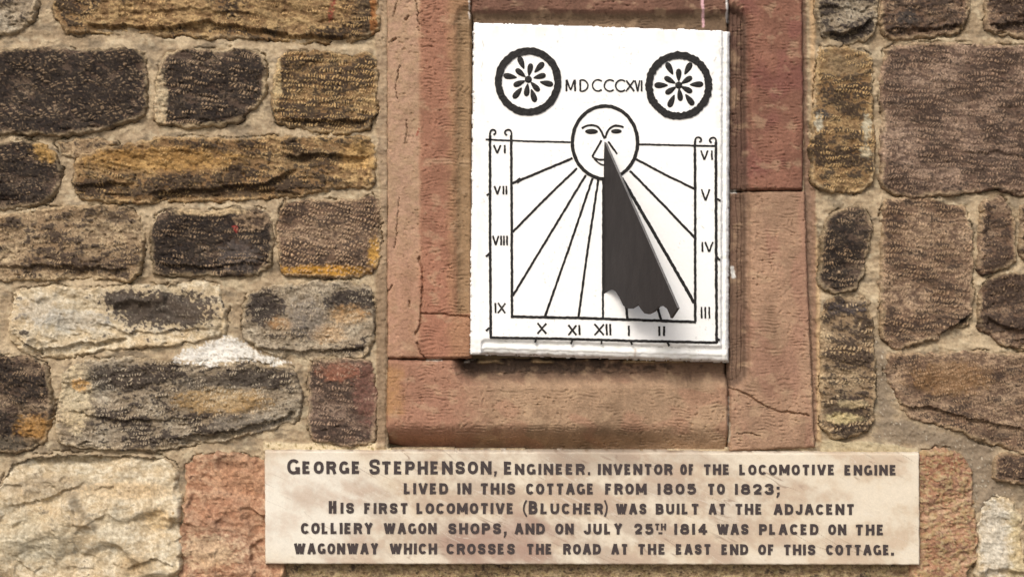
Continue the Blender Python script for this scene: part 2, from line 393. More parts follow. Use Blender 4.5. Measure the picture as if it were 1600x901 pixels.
def T(d=None, **k):
    return k
STONES = [
 # left of the window surround, course by course
 ('grey',  [(-80,-60),(50,-60),(55,0),(52,25),(36,45),(0,53),(-80,50)], T(soot=-.25,peck=.1,rough=1.5), 'rough pale grey stone cut off by the top corner'),
 ('ochre', [(92,-70),(588,-70),(590,45),(576,57),(540,63),(470,63),(400,57),(300,54),(200,47),(112,50),(88,28)], T(ledges=[([(140,38),(260,44),(330,33),(400,46),(470,56),(550,58)],12),([(200,20),(300,14),(400,22)],4)],soot=.04,ang=3,peck=1.1,strata=1.2,spots=[(250,20,80,26,'clean',.7),(470,20,90,25,'clean',.6),(574,25,14,40,'soot',.9),(585,20,5,40,(170,110,60),.7)]), 'long ochre stone with a smear of red paint'),
 ('dark',  [(-120,84),(0,84),(40,78),(110,80),(205,78),(224,90),(229,120),(228,165),(222,182),(190,192),(150,203),(100,209),(40,206),(-120,204)], T(soot=.34,ang=48,sang=42,su=7,sv=10,peck=.8,worn=.5,rough=.7), 'sooty black stone with slanting scratches'),
 ('dark',  [(262,87),(290,79),(340,83),(385,78),(410,88),(415,110),(412,150),(400,166),(372,188),(320,196),(270,194),(247,187),(246,150),(254,110)], T(soot=.3,ang=6,peck=1.2,worn=.8,rim=.7,spots=[(253,160,10,40,(215,195,160),.8)]), 'small dark stone with rows of pale punch marks'),
 ('ochre', [(440,90),(470,83),(530,84),(574,86),(585,95),(588,130),(588,172),(572,200),(540,206),(490,202),(440,192),(428,165),(432,120)], T(ledges=[([(440,184),(500,188),(575,186)],10)],soot=.12,ang=2,pgate=.2,peck=1.3,worn=.9,spots=[(500,192,60,14,'soot',.8),(450,125,22,20,'soot',.7),(434,120,6,45,(220,196,150),.7)]), 'squarish ochre stone covered in punch marks'),
 ('dark',  [(-120,228),(0,228),(30,222),(70,228),(88,245),(95,270),(88,302),(60,318),(20,322),(-120,320)], T(soot=.3,peck=.5,ang=60,spots=[(80,235,24,16,(200,160,95),.7)]), 'dark stone with an ochre upper corner'),
 ('tan',   [(92,226),(110,219),(160,216),(180,225),(165,236),(120,243),(98,241)], T(soot=-.3,peck=.1,H=9,R=6,rim=.2), 'thin sliver of tan stone'),
 ('ochre', [(130,243),(190,231),(250,217),(330,218),(420,218),(500,216),(578,218),(585,240),(584,280),(576,292),(545,287),(480,302),(400,307),(300,312),(200,314),(130,310),(119,290),(121,260)], T(ledges=[([(122,288),(210,284)],10),([(240,300),(330,294),(420,284),(462,262)],12),([(448,243),(500,238),(575,246)],12),([(380,292),(470,300)],6)],soot=.0,ang=8,peck=.9,strata=1.1,rough=1.3,spots=[(490,245,55,12,'soot',.8),(150,292,35,14,'soot',.9),(300,300,150,9,'soot',.8),(555,270,30,14,'clean',.9),(250,250,110,18,(206,160,92),.5),(560,245,25,20,(214,172,110),.6)]), 'long golden ochre stone with dark ledges'),
 ('tan',   [(-120,340),(0,338),(60,330),(130,326),(205,326),(218,345),(223,380),(220,412),(208,436),(150,431),(60,433),(-120,437)], T(ledges=[([(-100,418),(80,414),(205,420)],8)],soot=-.1,peck=.6,rough=1.3,spots=[(185,340,20,10,'soot',.8),(120,412,80,12,'soot',.5)]), 'mottled tan grey stone'),
 ('dark',  [(250,336),(280,328),(340,333),(380,326),(415,330),(423,350),(426,390),(420,415),(400,425),(340,428),(280,427),(241,422),(243,380),(243,350)], T(ledges=[([(250,408),(320,415),(410,410)],6)],soot=.36,peck=.8,worn=.7,spots=[(395,345,25,14,'clean',.7),(330,330,50,6,(210,185,145),.8),(375,400,30,22,(100,90,84),.6)]), 'blackened stone with a dot of red paint'),
 ('brown', [(445,321),(470,315),(530,316),(590,311),(593,350),(592,395),(585,420),(560,428),(490,428),(445,426),(440,400),(437,360)], T(soot=.02,peck=1.5,pgate=.3,worn=.9,su=6,sv=7,ang=12,rough=.6,spots=[(510,423,75,8,(196,146,60),.9),(585,395,9,26,(200,152,70),.8),(458,405,18,12,'soot',.8)]), 'grey punched stone with a yellow stained lower edge'),
 ('cream', [(30,459),(60,450),(150,453),(240,448),(300,443),(342,446),(351,480),(353,516),(330,525),(260,536),(180,541),(100,556),(46,551),(20,526),(24,490)], T(ledges=[([(24,520),(60,545),(120,538),(200,528)],10),([(150,500),(200,520),(330,512)],5)],soot=-.55,peck=.25,rough=1.3,fine=.7,speck=.2,big=11,worn=.2,spots=[(255,483,78,28,'soot',1.25),(200,470,38,20,'soot',1.1),(65,485,30,20,(185,178,165),.5),(120,500,50,15,(190,184,172),.5)]), 'pale cream stone with a black soot patch'),
 ('grey',  [(390,460),(420,448),(480,443),(540,440),(578,449),(583,480),(581,530),(570,552),(530,558),(470,556),(420,549),(384,527),(383,490)], T(ledges=[([(395,540),(470,548),(575,540)],8)],soot=-.3,peck=.8,rough=1.0,spots=[(415,480,30,26,'soot',1.2),(440,505,18,10,(190,150,105),.6),(548,470,42,18,'soot',1.2),(545,492,28,14,(200,160,112),.6),(515,520,26,14,(200,162,118),.6),(480,495,28,30,(128,120,112),.6)]), 'grey stone with two dark patches'),
 ('dark',  [(-120,560),(0,560),(40,558),(70,570),(79,600),(79,650),(70,690),(40,700),(-120,706)], T(soot=.12,peck=.6,rough=1.2,spots=[(60,670,30,22,(190,140,72),.6),(20,690,50,10,(110,100,85),.7)]), 'mottled dark brown stone on the left edge'),
 ('grey',  [(105,581),(130,566),(200,560),(300,568),(400,569),(460,581),(469,612),(467,650),(430,664),(370,680),(250,698),(150,696),(99,690),(94,660),(98,620)], T(ledges=[([(280,682),(360,672),(440,650),(466,640)],12),([(110,640),(200,655),(300,650)],6)],soot=-.06,peck=1.0,worn=.85,ang=-8,rough=1.2,strata=.9,spots=[(120,620,26,50,(215,196,160),.8),(190,590,70,22,'soot',.9),(330,600,60,16,'soot',.7),(400,590,60,18,'soot',.9),(400,660,60,15,(150,140,125),.6),(350,625,70,18,(200,165,112),.55),(128,600,14,9,(205,150,70),.7)]), 'long grey stone with ochre worn bands'),
 ('plum',  [(490,566),(530,562),(583,563),(587,600),(586,660),(580,689),(530,691),(490,686),(486,640)], T(soot=.18,peck=.9,ang=10,rough=.7,spots=[(575,610,20,50,(140,98,84),.6),(530,580,30,14,(165,105,80),.5)]), 'dark reddish stone beside the surround'),
 ('cream', [(20,726),(60,711),(150,711),(250,712),(275,726),(285,780),(282,840),(280,930),(280,1010),(-100,1010),(-100,800),(2,760)], T(ledges=[([(15,788),(70,778),(130,752)],6),([(120,826),(160,806),(170,800)],4),([(200,885),(240,868),(278,880)],6)],soot=-.75,peck=0,rough=.8,fine=.42,speck=.1,big=30,fs=125,strata=.2,worn=0,H=13,R=10,spots=[(80,760,60,16,(168,148,120),.55),(60,840,60,40,(196,184,156),.5),(250,810,22,16,(214,176,116),.5),(200,765,70,12,(222,188,140),.5),(215,880,25,16,(180,148,100),.5),(180,820,40,30,(200,190,166),.5)]), 'large pale cream stone in the bottom corner'),
 ('red',   [(311,712),(340,705),(412,720),(440,760),(440,1000),(284,1000),(284,830),(294,780),(294,731)], T(soot=-.7,peck=0,rough=1.2,fine=.75,speck=.1,big=12,fs=48,worn=.1,rim=.2,strata=.3,spots=[(330,860,45,26,(206,180,146),.7),(380,745,40,26,(192,144,110),.6),(355,800,40,22,(170,122,94),.5)]), 'flaking orange red stone left of the plaque'),
 # below the plaque
 ('tan',   [(446,862),(900,862),(1430,862),(1432,1000),(446,1000)], T(soot=-.35,peck=.1,rough=1.1,worn=.1,H=3,rim=0,lichen=.35), 'brown lichen spotted stone showing under the plaque'),
 # right of the surround
 ('grey',  [(1284,-60),(1365,-60),(1368,25),(1362,50),(1345,63),(1310,67),(1285,56),(1277,30)], T(ledges=[([(1285,52),(1320,54),(1364,28)],16),([(1280,10),(1360,16)],6)],soot=.12,peck=.2,rough=1.6), 'rough grey stone with a broken lower edge'),
 ('brown', [(1378,-60),(1512,-60),(1508,30),(1490,50),(1440,56),(1395,63),(1377,45)], T(ledges=[([(1380,48),(1440,44),(1505,40)],8)],soot=.08,peck=.5,rough=1.3,spots=[(1415,28,14,12,(62,56,52),.9)]), 'brown stone with a dark hollow'),
 ('brown', [(1545,-60),(1700,-60),(1700,56),(1600,56),(1560,51),(1539,46)], T(ledges=[([(1545,38),(1600,36),(1660,40)],10)],soot=.16,peck=.4,rough=1.3), 'brown stone cut off by the top edge'),
 ('ochre', [(1278,78),(1320,78),(1356,88),(1361,115),(1358,170),(1362,230),(1360,280),(1345,297),(1290,297),(1269,281),(1271,200),(1275,130)], T(soot=.06,peck=1.4,ang=1,worn=.9,sv=10,rough=.5,fine=.7,strata=1.0,spots=[(1285,182,10,8,(70,66,62),.9),(1278,194,6,12,(196,186,162),.9),(1353,200,7,18,(200,188,160),.9),(1350,238,8,9,(200,188,160),.8),(1315,100,30,20,(132,112,86),.6)]), 'upright ochre stone with striped tooling'),
 ('plum',  [(1386,80),(1410,72),(1480,70),(1580,76),(1720,73),(1720,303),(1600,300),(1540,293),(1450,304),(1400,304),(1378,290),(1380,200),(1377,120)], T(big=1.5,pgate=.3,ledges=[([(1500,238),(1560,236),(1600,246)],3)],soot=-.02,peck=1.0,ang=2,worn=.6,sv=9,rough=.4,fine=.6,strata=.8,spots=[(1545,245,40,12,'soot',.6),(1470,155,45,14,'soot',.5)]), 'very large purplish brown stone with combed tooling'),
 ('dark',  [(1290,346),(1310,331),(1335,321),(1353,335),(1359,360),(1350,390),(1343,430),(1330,451),(1300,453),(1279,440),(1285,390)], T(soot=.28,peck=.9,ang=2,sv=9,rough=.5,fine=.7), 'small rounded dark stone'),
 ('brown', [(1380,316),(1420,308),(1470,315),(1502,325),(1513,360),(1516,430),(1511,500),(1470,521),(1400,541),(1380,526),(1378,440)], T(big=1.5,pgate=.3,ledges=[([(1462,522),(1490,505),(1514,488)],14)],soot=-.12,peck=1.2,ang=3,worn=.7,sv=9,rough=.35,fine=.55,strata=.9,spots=[(1505,505,16,14,(60,52,46),.9)]), 'tall brown stone with combed tooling and a rounded shoulder'),
 ('brown', [(1535,318),(1560,308),(1576,325),(1581,370),(1583,405),(1560,419),(1530,426),(1530,370)], T(soot=.05,peck=.8,rough=.9,spots=[(1555,410,30,10,'soot',.7)]), 'narrow brown stone'),
 ('brown', [(1594,318),(1640,310),(1700,315),(1700,408),(1640,412),(1594,400)], T(soot=.1,peck=.8), 'brown stone just entering at the right edge'),
 ('brown', [(1540,439),(1570,428),(1620,430),(1700,430),(1700,545),(1600,541),(1570,536),(1530,512),(1529,470)], T(ledges=[([(1535,490),(1580,512),(1640,516)],8)],soot=.2,peck=.5,rough=1.1), 'dark brown stone with a curved lower edge'),
 ('tan',   [(1285,476),(1310,465),(1356,468),(1361,520),(1363,600),(1361,650),(1350,673),(1300,681),(1284,660),(1283,560)], T(soot=.06,peck=1.3,ang=1,sv=10,su=7,worn=.9,strata=1.2,rough=1.0,spots=[(1320,480,30,10,(70,64,66),.7),(1320,640,34,26,(58,46,40),.8),(1315,652,26,8,(206,188,140),.8),(1330,630,28,6,(200,180,140),.6)]), 'upright striped grey stone dripping with black crust'),
 ('brown', [(1388,553),(1440,554),(1520,550),(1600,556),(1720,556),(1720,706),(1600,703),(1560,692),(1500,671),(1450,655),(1420,651),(1404,620),(1384,585)], T(big=1.5,pgate=.3,ledges=[([(1402,632),(1450,634),(1520,652),(1600,668)],8)],soot=-.08,peck=.9,ang=-14,su=5,sv=6,worn=.6,rough=.4,fine=.6,spots=[(1520,680,70,12,'soot',.5),(1480,590,60,25,(170,130,86),.4)]), 'broad brown stone with fine arched tooling'),
 ('brown', [(1556,712),(1600,708),(1720,712),(1720,752),(1600,752),(1552,744)], T(soot=-.02,peck=.7,rough=.9), 'thin brown stone'),
 ('red',   [(1425,706),(1470,701),(1500,712),(1514,735),(1518,790),(1522,850),(1522,874),(1508,882),(1504,1000),(1425,1000)], T(soot=-.3,peck=.1,rough=1.1,rim=.1,worn=.1,H=15,R=5,strata=.7,lichen=.4,spots=[(1470,720,40,16,(140,88,66),.6)]), 'red stone crusted with yellow lichen right of the plaque'),
 ('cream', [(1532,792),(1548,772),(1574,776),(1590,802),(1596,860),(1600,1000),(1526,1000),(1526,850)], T(soot=-.8,peck=0,rough=1.3,fine=.8,big=11,worn=0,spots=[(1585,860,14,60,(200,180,130),.5),(1550,840,25,60,(214,208,194),.6)]), 'pale whitish stone in the lower right corner'),
 ('tan',   [(1606,775),(1700,770),(1700,1000),(1612,1000)], T(soot=-.1,peck=.2), 'tan stone beyond the lower right corner'),
]

PLAQUE = [(414.5, 700), (1433.5, 704), (1434, 880.5), (415.5, 879)]
DIAL = [(740, 37), (1141, 50), (1139, 565.5), (734, 553)]
BLOCKS = {
 'left':  [(604,-130),(736,-130),(736.5,300),(736,558),(690,559.5),(606,559)],
 'top':   [(738.5,-130),(1136.5,-130),(1137,70),(738.5,70)],
 'right': [(1138.5,-130),(1250,-130),(1254,150),(1253,297),(1139.5,297)],
 'low':   [(1139.5,300.5),(1256,299.5),(1263,500),(1272,698),(1138.5,704),(1138.5,480)],
 'sill':  [(606,562.5),(740,563),(1136,560),(1136.5,706),(900,708),(640,704),(604,694)],
}
FINE = 1.36
GROW = 4.0           # stones run this far past their traced outlines, under the pointing

# ------------------------------------------------------------------ the cottage wall
wall = empty('cottage_wall', 800, 2900)
tag(wall, 'old rubble stone cottage wall of sooty ochre brown stones in pale mortar', 'wall')

def lichen(x, y, h, c, amt, s):
    n = fbm(x / 12, y / 8, 4, s + 71); r = ridged(x / 7, y / 5, 2, s + 73)
    m = ss(.0, .25, n + .5 * r - .35 + .5 * amt) * amt * 1.7
    m = np.clip(m, 0, 1)
    t = fbm(x / 9, y / 9, 2, s + 79)
    lc = mix(alb((178, 158, 108)), alb((212, 194, 150)), ss(-.3, .4, t))
    return h + 2.2 * m, mix(c, lc, m * .8)

def warp(x, y, s):
    return (x + 4.5 * fbm(x / 34, y / 34, 4, s) + 2.2 * perlin(x / 14 + s, y / 14) + 1.5 * perlin(x / 6 + s, y / 6),
            y + 4.0 * fbm(x / 34, y / 34, 4, s + 60) + 2.2 * perlin(x / 14, y / 14 + s) + 1.5 * perlin(x / 6, y / 6 + s))

mortar_cover = []      # outlines the mortar has to meet
for i, (pal, poly, st, lab) in enumerate(STONES):
    st = dict(st); st['pal'] = pal
    P = chaikin(poly, 1)
    x0, y0 = P.min(0) - 13; x1, y1 = P.max(0) + 13
    vis = not (x1 < -20 or x0 > 1620 or y1 < -20 or y0 > 920)
    X, Y = grid(x0, y0, x1, y1, FINE)
    s = i * 1.37 + 2
    wx, wy = warp(X, Y, s)
    sd = sdf_poly(wx, wy, P) + GROW
    h, c = stone(X, Y, sd, st, s, (x0, y0, x1, y1))
    if st.get('lichen'): h, c = lichen(X, Y, h, c, st['lichen'], s)
    h, c = marks(X, Y, h, c)
    keep = sd > -2.6
    me = relief_mesh('rubble_stone', X, Y, h, keep, c)
    link('rubble_stone', me, M_red if pal == 'red' else M_cream if pal == 'cream' else M_stone, wall, lab)
    mortar_cover.append((P, s, (x0, y0, x1, y1)))

# mortar bed
def mortar(x, y):
    n1 = fbm(x / 60, y / 40, 3, 101); n2 = fbm(x / 14, y / 11, 3, 103); n3 = fbm(x / 4.5, y / 4.5, 3, 107)
    sm = fbm(x / 70, y / 9, 3, 109)
    h = 4.4 + 3.2 * n1 + 2.2 * n2 + 1.1 * n3 + .6 * sm + 1.2 * ridged(x / 17, y / 13, 3, 121)
    pit = ss(.45, .58, fbm(x / 3.6, y / 3.6, 2, 113)) * ss(-.1, .3, n2)
    h = h - 2.8 * pit
    c = mix(alb((174, 153, 124)), alb((208, 187, 154)), ss(-.4, .45, n1 + .6 * n2))
    c = mix(c, alb((136, 122, 102)), ss(.0, .45, fbm(x / 45, y / 20, 4, 117) + .15 * n2) * .75)
    c = mix(c, alb((222, 206, 174)), ss(.2, .5, fbm(x / 30, y / 24, 3, 119)) * .5)
    grey = ss(0, 60, -np.maximum(np.maximum(1385 - x, 590 - y), 0) + 60) * ss(0, 40, 830 - y)
    grey = ss(-.2, .3, sdf_poly(x, y, [(1362,520),(1385,540),(1400,650),(1560,690),(1560,745),(1590,770),(1540,800),(1510,790),(1500,715),(1440,700),(1368,690)]) / 40 + .25 * n2)
    c = mix(c, alb((148, 132, 112)), grey * .85)
    agg = ss(.56, .62, fbm(x / 4.6, y / 4.6, 2, 127) + .25 * n2) * grey * .8
    c = mix(c, alb((215, 205, 185)), agg); h = h + agg
    # pale lime fillet over the plaque's left half, lumps on the right
    f = ss(-1, 1, sdf_poly(x, y + 1.5 * n2, [(412,704),(413,690),(430,689),(470,692),(520,688),(560,689),(600,691),(613,700),(613,706)]))
    c = mix(c, alb((236, 216, 178)), f); h = h + 7 * f
    ms = ss(.3, .45, fbm(x / 6, y / 6, 2, 131)) * f
    c = mix(c, alb((140, 122, 66)), ms * .8)
    f2 = ss(-1, 1, sdf_poly(x, y + 1.5 * n2, [(1280,700),(1284,688),(1300,684),(1318,690),(1345,688),(1400,694),(1434,702),(1434,708),(1280,708)]))
    c = mix(c, alb((206, 190, 154)), f2 * .8); h = h + 6 * f2
    # smeared joint between rubble and left jamb
    f3 = ss(-2, 3, sdf_poly(x + 2 * n2, y, [(584,-90),(607,-90),(607,300),(604,700),(588,700),(590,430),(594,300),(588,200)]))
    h = h + 5 * f3
    c = mix(c, alb((176, 148, 120)), f3 * .6)
    f4 = ss(-2, 4, sdf_poly(x + 2 * n2, y, [(1262,-90),(1276,-90),(1272,290),(1282,470),(1284,690),(1266,690),(1268,300)]))
    c = mix(c, alb((214, 178, 134)), f4 * .7); h = h + 3 * f4
    f5 = ss(-1, 2, sdf_poly(x + 2.5 * n2, y, [(1250,-90),(1258,-90),(1262,200),(1274,300),(1276,690),(1262,690),(1256,300)]))
    c = mix(c, alb((150, 118, 100)), f5 * .8); h = h - 5 * f5
    f6 = ss(-1, 2, sdf_poly(x + 2.5 * n2, y, [(586,430),(604,420),(606,690),(590,690)]))
    c = mix(c, alb((150, 126, 100)), f6 * .7)
    c = c * np.clip(1 + .22 * n3 + .16 * (whash(x, y) - .5), .4, 2)[..., None]
    return h, c

X, Y = grid(-150, -130, 1750, 1010, 1.7)
h, c = mortar(X, Y)
near = np.full(X.shape, -99.0)
for P, s, (x0, y0, x1, y1) in mortar_cover:
    j0, j1 = np.searchsorted(X[0], [x0 - 4, x1 + 4]); i0, i1 = np.searchsorted(Y[:, 0], [y0 - 4, y1 + 4])
    if j1 <= j0 or i1 <= i0: continue
    x, y = X[i0:i1, j0:j1], Y[i0:i1, j0:j1]
    wx, wy = warp(x, y, s)
    sd = sdf_poly(wx, wy, P) + GROW
    near[i0:i1, j0:j1] = np.maximum(near[i0:i1, j0:j1], sd)
    v = (y - y0) / (y1 - y0)
    # mortar smeared up to the stone's upper rim, raked out under its lower rim, an open hairline in places
    h[i0:i1, j0:j1] += 4.5 * ss(-12, -1, sd) * (1 - ss(.05, .45, v)) * ss(-.3, .3, fbm(x / 50, y / 50, 2, s + 93)) - 1.8 * ss(-9, -1, sd) * ss(.6, .9, v)
    gate = ss(-.05, .2, fbm(x / 55, y / 55, 2, s + 90) - .02)
    wan = sd + 1.2 + 5.5 * np.maximum(fbm(x / 38, y / 38, 2, s + 95) - .1, -.1) + .9 * perlin(x / 4, y / 4 + s)
    h[i0:i1, j0:j1] -= 9 * gate * (1 - ss(.2, 1.35, np.abs(wan)))
for P in BLOCKS.values():
    near = np.maximum(near, sdf_poly(X, Y, P))
near = np.maximum(near, sdf_poly(X, Y, PLAQUE))
near = np.maximum(near, sdf_poly(X, Y, [(604, -160), (1252, -160), (1256, 300), (1264, 500), (1272, 700), (604, 703)]) + 1.5)
h, c = marks(X, Y, h, c)
me = relief_mesh('mortar', X, Y, h, near < 5.5, c, back=-42)
link('mortar', me, M_mortar, wall)

# the wall's body behind the facing, with the masonry that carries on around the photographed patch
bx0, bx1 = -3200, 4800
co = []; 
for (x, y, hh) in [(bx0, -900, -36), (bx1, -900, -36), (bx1, 2900, -36), (bx0, 2900, -36), (bx0, -900, -420), (bx1, -900, -420), (bx1, 2900, -420), (bx0, 2900, -420)]:
    co.append(W(x, y, hh))
qs = np.array([(0, 3, 2, 1), (4, 5, 6, 7), (0, 1, 5, 4), (1, 2, 6, 5), (2, 3, 7, 6), (3, 0, 4, 7)])
me = mesh_from_arrays('wall_core', np.array(co), qs, np.tile(alb((180, 158, 124)), (8, 1)), smooth=False)
link('wall_core', me, M_mortar, wall)

RS = np.random.RandomState(21)
occ = [b for _, _, b in mortar_cover] + [(590, -140, 1275, 700), (405, 690, 1445, 890)]
rects = []
yy = -640
while yy < 1480:
    hh = RS.uniform(85, 130); xx = -1000 + RS.uniform(0, 100)
    while xx < 2600:
        ww = RS.uniform(120, 330)
        r = (xx, yy, xx + ww, yy + hh)
        if not any(r[0] < b[2] + 4 and r[2] > b[0] - 4 and r[1] < b[3] + 4 and r[3] > b[1] - 4 for b in occ) \
           and (r[2] < -8 or r[0] > 1608 or r[3] < -8 or r[1] > 910):
            rects.append(r)
        xx += ww + 16
    yy += hh + 15
Xo, Yo = grid(-1000, -640, 2700, 1500, 6.0)
Ho = np.full(Xo.shape, -2.5) + 2 * fbm(Xo / 60, Yo / 40, 3, 200)
Co = mix(alb((176, 154, 120)), alb((204, 182, 144)), ss(-.4, .4, fbm(Xo / 40, Yo / 30, 3, 201)))
for k, r in enumerate(rects):
    j0, j1 = np.searchsorted(Xo[0], [r[0], r[2]]); i0, i1 = np.searchsorted(Yo[:, 0], [r[1], r[3]])
    x, y = Xo[i0:i1, j0:j1], Yo[i0:i1, j0:j1]
    if x.size < 9: continue
    q = chaikin([(r[0] + 3, r[1] + 3), (r[2] - 3, r[1] + 3), (r[2] - 3, r[3] - 3), (r[0] + 3, r[3] - 3)], 1)
    sd = sdf_poly(x + 5 * fbm(x / 30, y / 30, 2, k), y + 4 * fbm(x / 30, y / 30, 2, k + 50), q)
    pal = ['ochre', 'dark', 'grey', 'brown', 'tan', 'plum'][RS.randint(6)]
    hs, cs = stone(x, y, sd, dict(pal=pal, soot=RS.uniform(-.2, .3)), k * 1.7 + 90, r)
    m = ss(-3, 3, sd)
    Ho[i0:i1, j0:j1] = Ho[i0:i1, j0:j1] * (1 - m) + hs * m
    Co[i0:i1, j0:j1] = mix(Co[i0:i1, j0:j1], cs, m)
keep = (Xo < -146) | (Xo > 1746) | (Yo < -126) | (Yo > 1006)
me = relief_mesh('surrounding_masonry', Xo, Yo, Ho, keep, Co, back=-42)
link('surrounding_masonry', me, M_stone, wall)

# ------------------------------------------------------------------ red sandstone window surround
sur = empty('sandstone_surround', 935, 690)
tag(sur, 'red sandstone window surround with chamfered edges framing the white sundial', 'window surround')
OPEN = [(737, 38), (1138, 40), (1138, 563), (737, 563)]
def dressed(kind, X, Y, s):
    P = BLOCKS[kind]
    wx = X + 1.6 * fbm(X / 18, Y / 18, 3, s); wy = Y + 1.6 * fbm(X / 18, Y / 18, 3, s + 9)
    sd = sdf_poly(wx, wy, P) + 1.2
    n1 = fbm(X / 80, Y / 80, 3, s + 1); n2 = fbm(X / 18, Y / 16, 3, s + 2); n3 = fbm(X / 5, Y / 4, 3, s + 4)
    dop = -sdf_poly(X, Y, OPEN)
    base = 15.0
    R = 5.0 if kind != 'sill' else 6.0
    prof = 1 - (1 - np.clip((sd + 1) / (R + 1), 0, 1)) ** 2.2
    # tool marks: fine wavy lines, turned here and there
    ang = .35 * fbm(X / 50, Y / 45, 2, s + 6) * 2
    yy = Y + 7 * fbm(X / 60, Y / 42, 2, s + 8) + 1.6 * perlin(X / 15, Y / 15 + s)
    xx = X + 9 * fbm(X / 42, Y / 42, 2, s + 18) + 2.2 * perlin(X / 13 + 9, Y / 13 + s)
    fl = ss(.30, .5, fbm(X / 40, Y / 30, 2, s + 12)) * .9
    lines = np.sin(2 * np.pi * yy / 5.0) * (1 - fl) + np.sin(2 * np.pi * (xx * .8 + yy * .3) / 6.0) * fl
    amp = .12 + .88 * ss(-.2, .4, fbm(X / 30, Y / 26, 3, s + 14))
    brk = .45 + .55 * ss(-.3, .3, perlin(X / 9 + s, Y / 4))
    h = -3 + (base + 3) * prof + 1.5 * n1 + 1.1 * n2 + .8 * n3
    tool = lines * amp * brk
    c0 = {'left': (170, 126, 101), 'top': (128, 94, 78), 'right': (146, 103, 85), 'low': (176, 142, 116), 'sill': (174, 144, 116)}[kind]
    c = mix(alb(c0) * .86, alb(c0) * 1.16, ss(-.5, .5, n1 + .5 * n2))
    if kind == 'left':
        edge = 655 + 3 * fbm(Y / 40, X * 0, 2, 3) + 2 * n2
        strip = 1 - ss(-3, 5, X - edge)
        h = h - 2.5 * strip; tool = tool * (1 - .8 * strip)
        c = mix(c, mix(alb((200, 165, 138)), alb((186, 157, 127)), ss(-.3, .3, n2)), strip * .8)
        redb = ss(0, 12, X - edge) * (1 - ss(700, 716, X + 6 * n2))
        c = mix(c, alb((167, 118, 96)), redb * .6)
        c = mix(c, alb((176, 140, 104)), ss(692, 712, X + 8 * n2) * .7)
        c = mix(c, alb((198, 138, 112)), ss(300, 480, Y) * .3)
    if kind == 'low':
        c = mix(c, alb((172, 128, 108)), ss(.0, .4, fbm(X / 40, Y / 120, 2, s + 33)) * .5)
    if kind == 'right':
        c = mix(c, alb((138, 88, 80)), ss(.0, .4, fbm(X / 60, Y / 70, 2, s + 33)) * .6)
    if kind == 'sill':
        c = mix(c, alb((176, 126, 104)), (1 - ss(680, 800, X + 20 * n2)) * .75)
        c = mix(c, alb((190, 146, 94)), (1 - ss(612, 640, X + 12 * n2)) * .6 * ss(560, 580, Y) * (1 - ss(640, 670, Y)))
        c = mix(c, alb((176, 132, 108)), ss(.1, .4, fbm(X / 70, Y / 40, 2, s + 37)) * .5)
        h = h + 5.0 * ss(600, 672, Y) - 54 * (1 - ss(0, 1, np.clip((707 - Y) / 50, 0, 1))) ** 1.15 * (1 - .6 * ss(900, 1130, X))
    # hollow chamfer round the opening, its shade, dirt and moss painted in as colour
    wch = {'left': 30., 'top': 24., 'right': 38., 'low': 38., 'sill': 46.}[kind]
    inx = (X > 700) & (X < 1175)
    if kind in ('left',):  dd = np.where(Y > 30, 736.5 - X, 99); dd = np.where(Y < 34, np.hypot(736.5 - X, 34 - Y), dd); dd = np.where(Y > 490, 99 , dd)
    elif kind == 'top':    dd = 40 - Y
    elif kind == 'right':  dd = np.where(Y > 40, X - 1139, np.hypot(X - 1139, 40 - Y))
    elif kind == 'low':    dd = np.where(Y < 575, X - 1139, np.hypot(X - 1139, (Y - 575) * 1.0))
    else:                  dd = np.where(X > 740, Y - 560, np.hypot((740 - X) * 1.3, Y - 560))
    dd = dd + 2.2 * n2
    ch = 1 - ss(.45, 1, np.clip(dd / wch, 0, 1))
    dep = {'left': 9., 'top': 16., 'right': 17., 'low': 17., 'sill': 34.}[kind]
    h = h - dep * ch
    # a second small step in the mouldings
    if kind in ('right', 'low', 'sill'):
        h = h - 2.5 * (1 - ss(1.5, 3.5, np.abs(dd - wch * .55)))
    shade_grime = ss(.15, .8, ch + .3 * n2)
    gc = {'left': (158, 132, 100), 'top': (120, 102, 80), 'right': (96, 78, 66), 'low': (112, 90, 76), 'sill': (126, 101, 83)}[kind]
    c = mix(c, alb(gc), shade_grime * (.75 if kind != 'sill' else .9))
    if kind in ('right', 'low'):   # fine fluting left by the mason along the hollow
        fl2 = (1 - ss(24, 42, dd)) * ss(0, 4, dd) * ((Y < 600) | (kind == 'right'))
        h = h + 1.5 * fl2 * np.sin(2 * np.pi * (X + 3 * fbm(Y / 50, X / 30, 2, s)) / 7.5)
    if kind == 'sill':   # shade under the dial painted in with black crust, broken off towards the right
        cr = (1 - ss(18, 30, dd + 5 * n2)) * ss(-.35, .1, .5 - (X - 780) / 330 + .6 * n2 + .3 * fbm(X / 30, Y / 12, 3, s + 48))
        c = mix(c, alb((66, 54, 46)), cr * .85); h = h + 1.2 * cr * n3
    if kind == 'sill':   # pale crumbly lip directly under the dial
        lip = (1 - ss(5, 10, dd)) * ss(-.25, .2, fbm(X / 35, Y / 30, 2, s + 44) - .05)
        c = mix(c, alb((170, 146, 112)), lip); h = h + 10 * lip
    tool = tool * .55 - 1.15 * ss(.25, .85, -tool)
    h = h + 1.2 * tool * ss(0, 10, sd)
    c = c * np.clip(1 + .16 * n3 + .10 * tool + .14 * (whash(X, Y, s) - .5), .4, 2)[..., None]
    blot = ss(.05, .5, fbm(X / 45, Y / 60, 4, s + 61)); c = mix(c, c * np.array([.72, .70, .68]), blot * .55)
    blot = ss(.15, .5, fbm(X / 30, Y / 22, 4, s + 63)); c = mix(c, alb((206, 176, 142)), blot * .35)
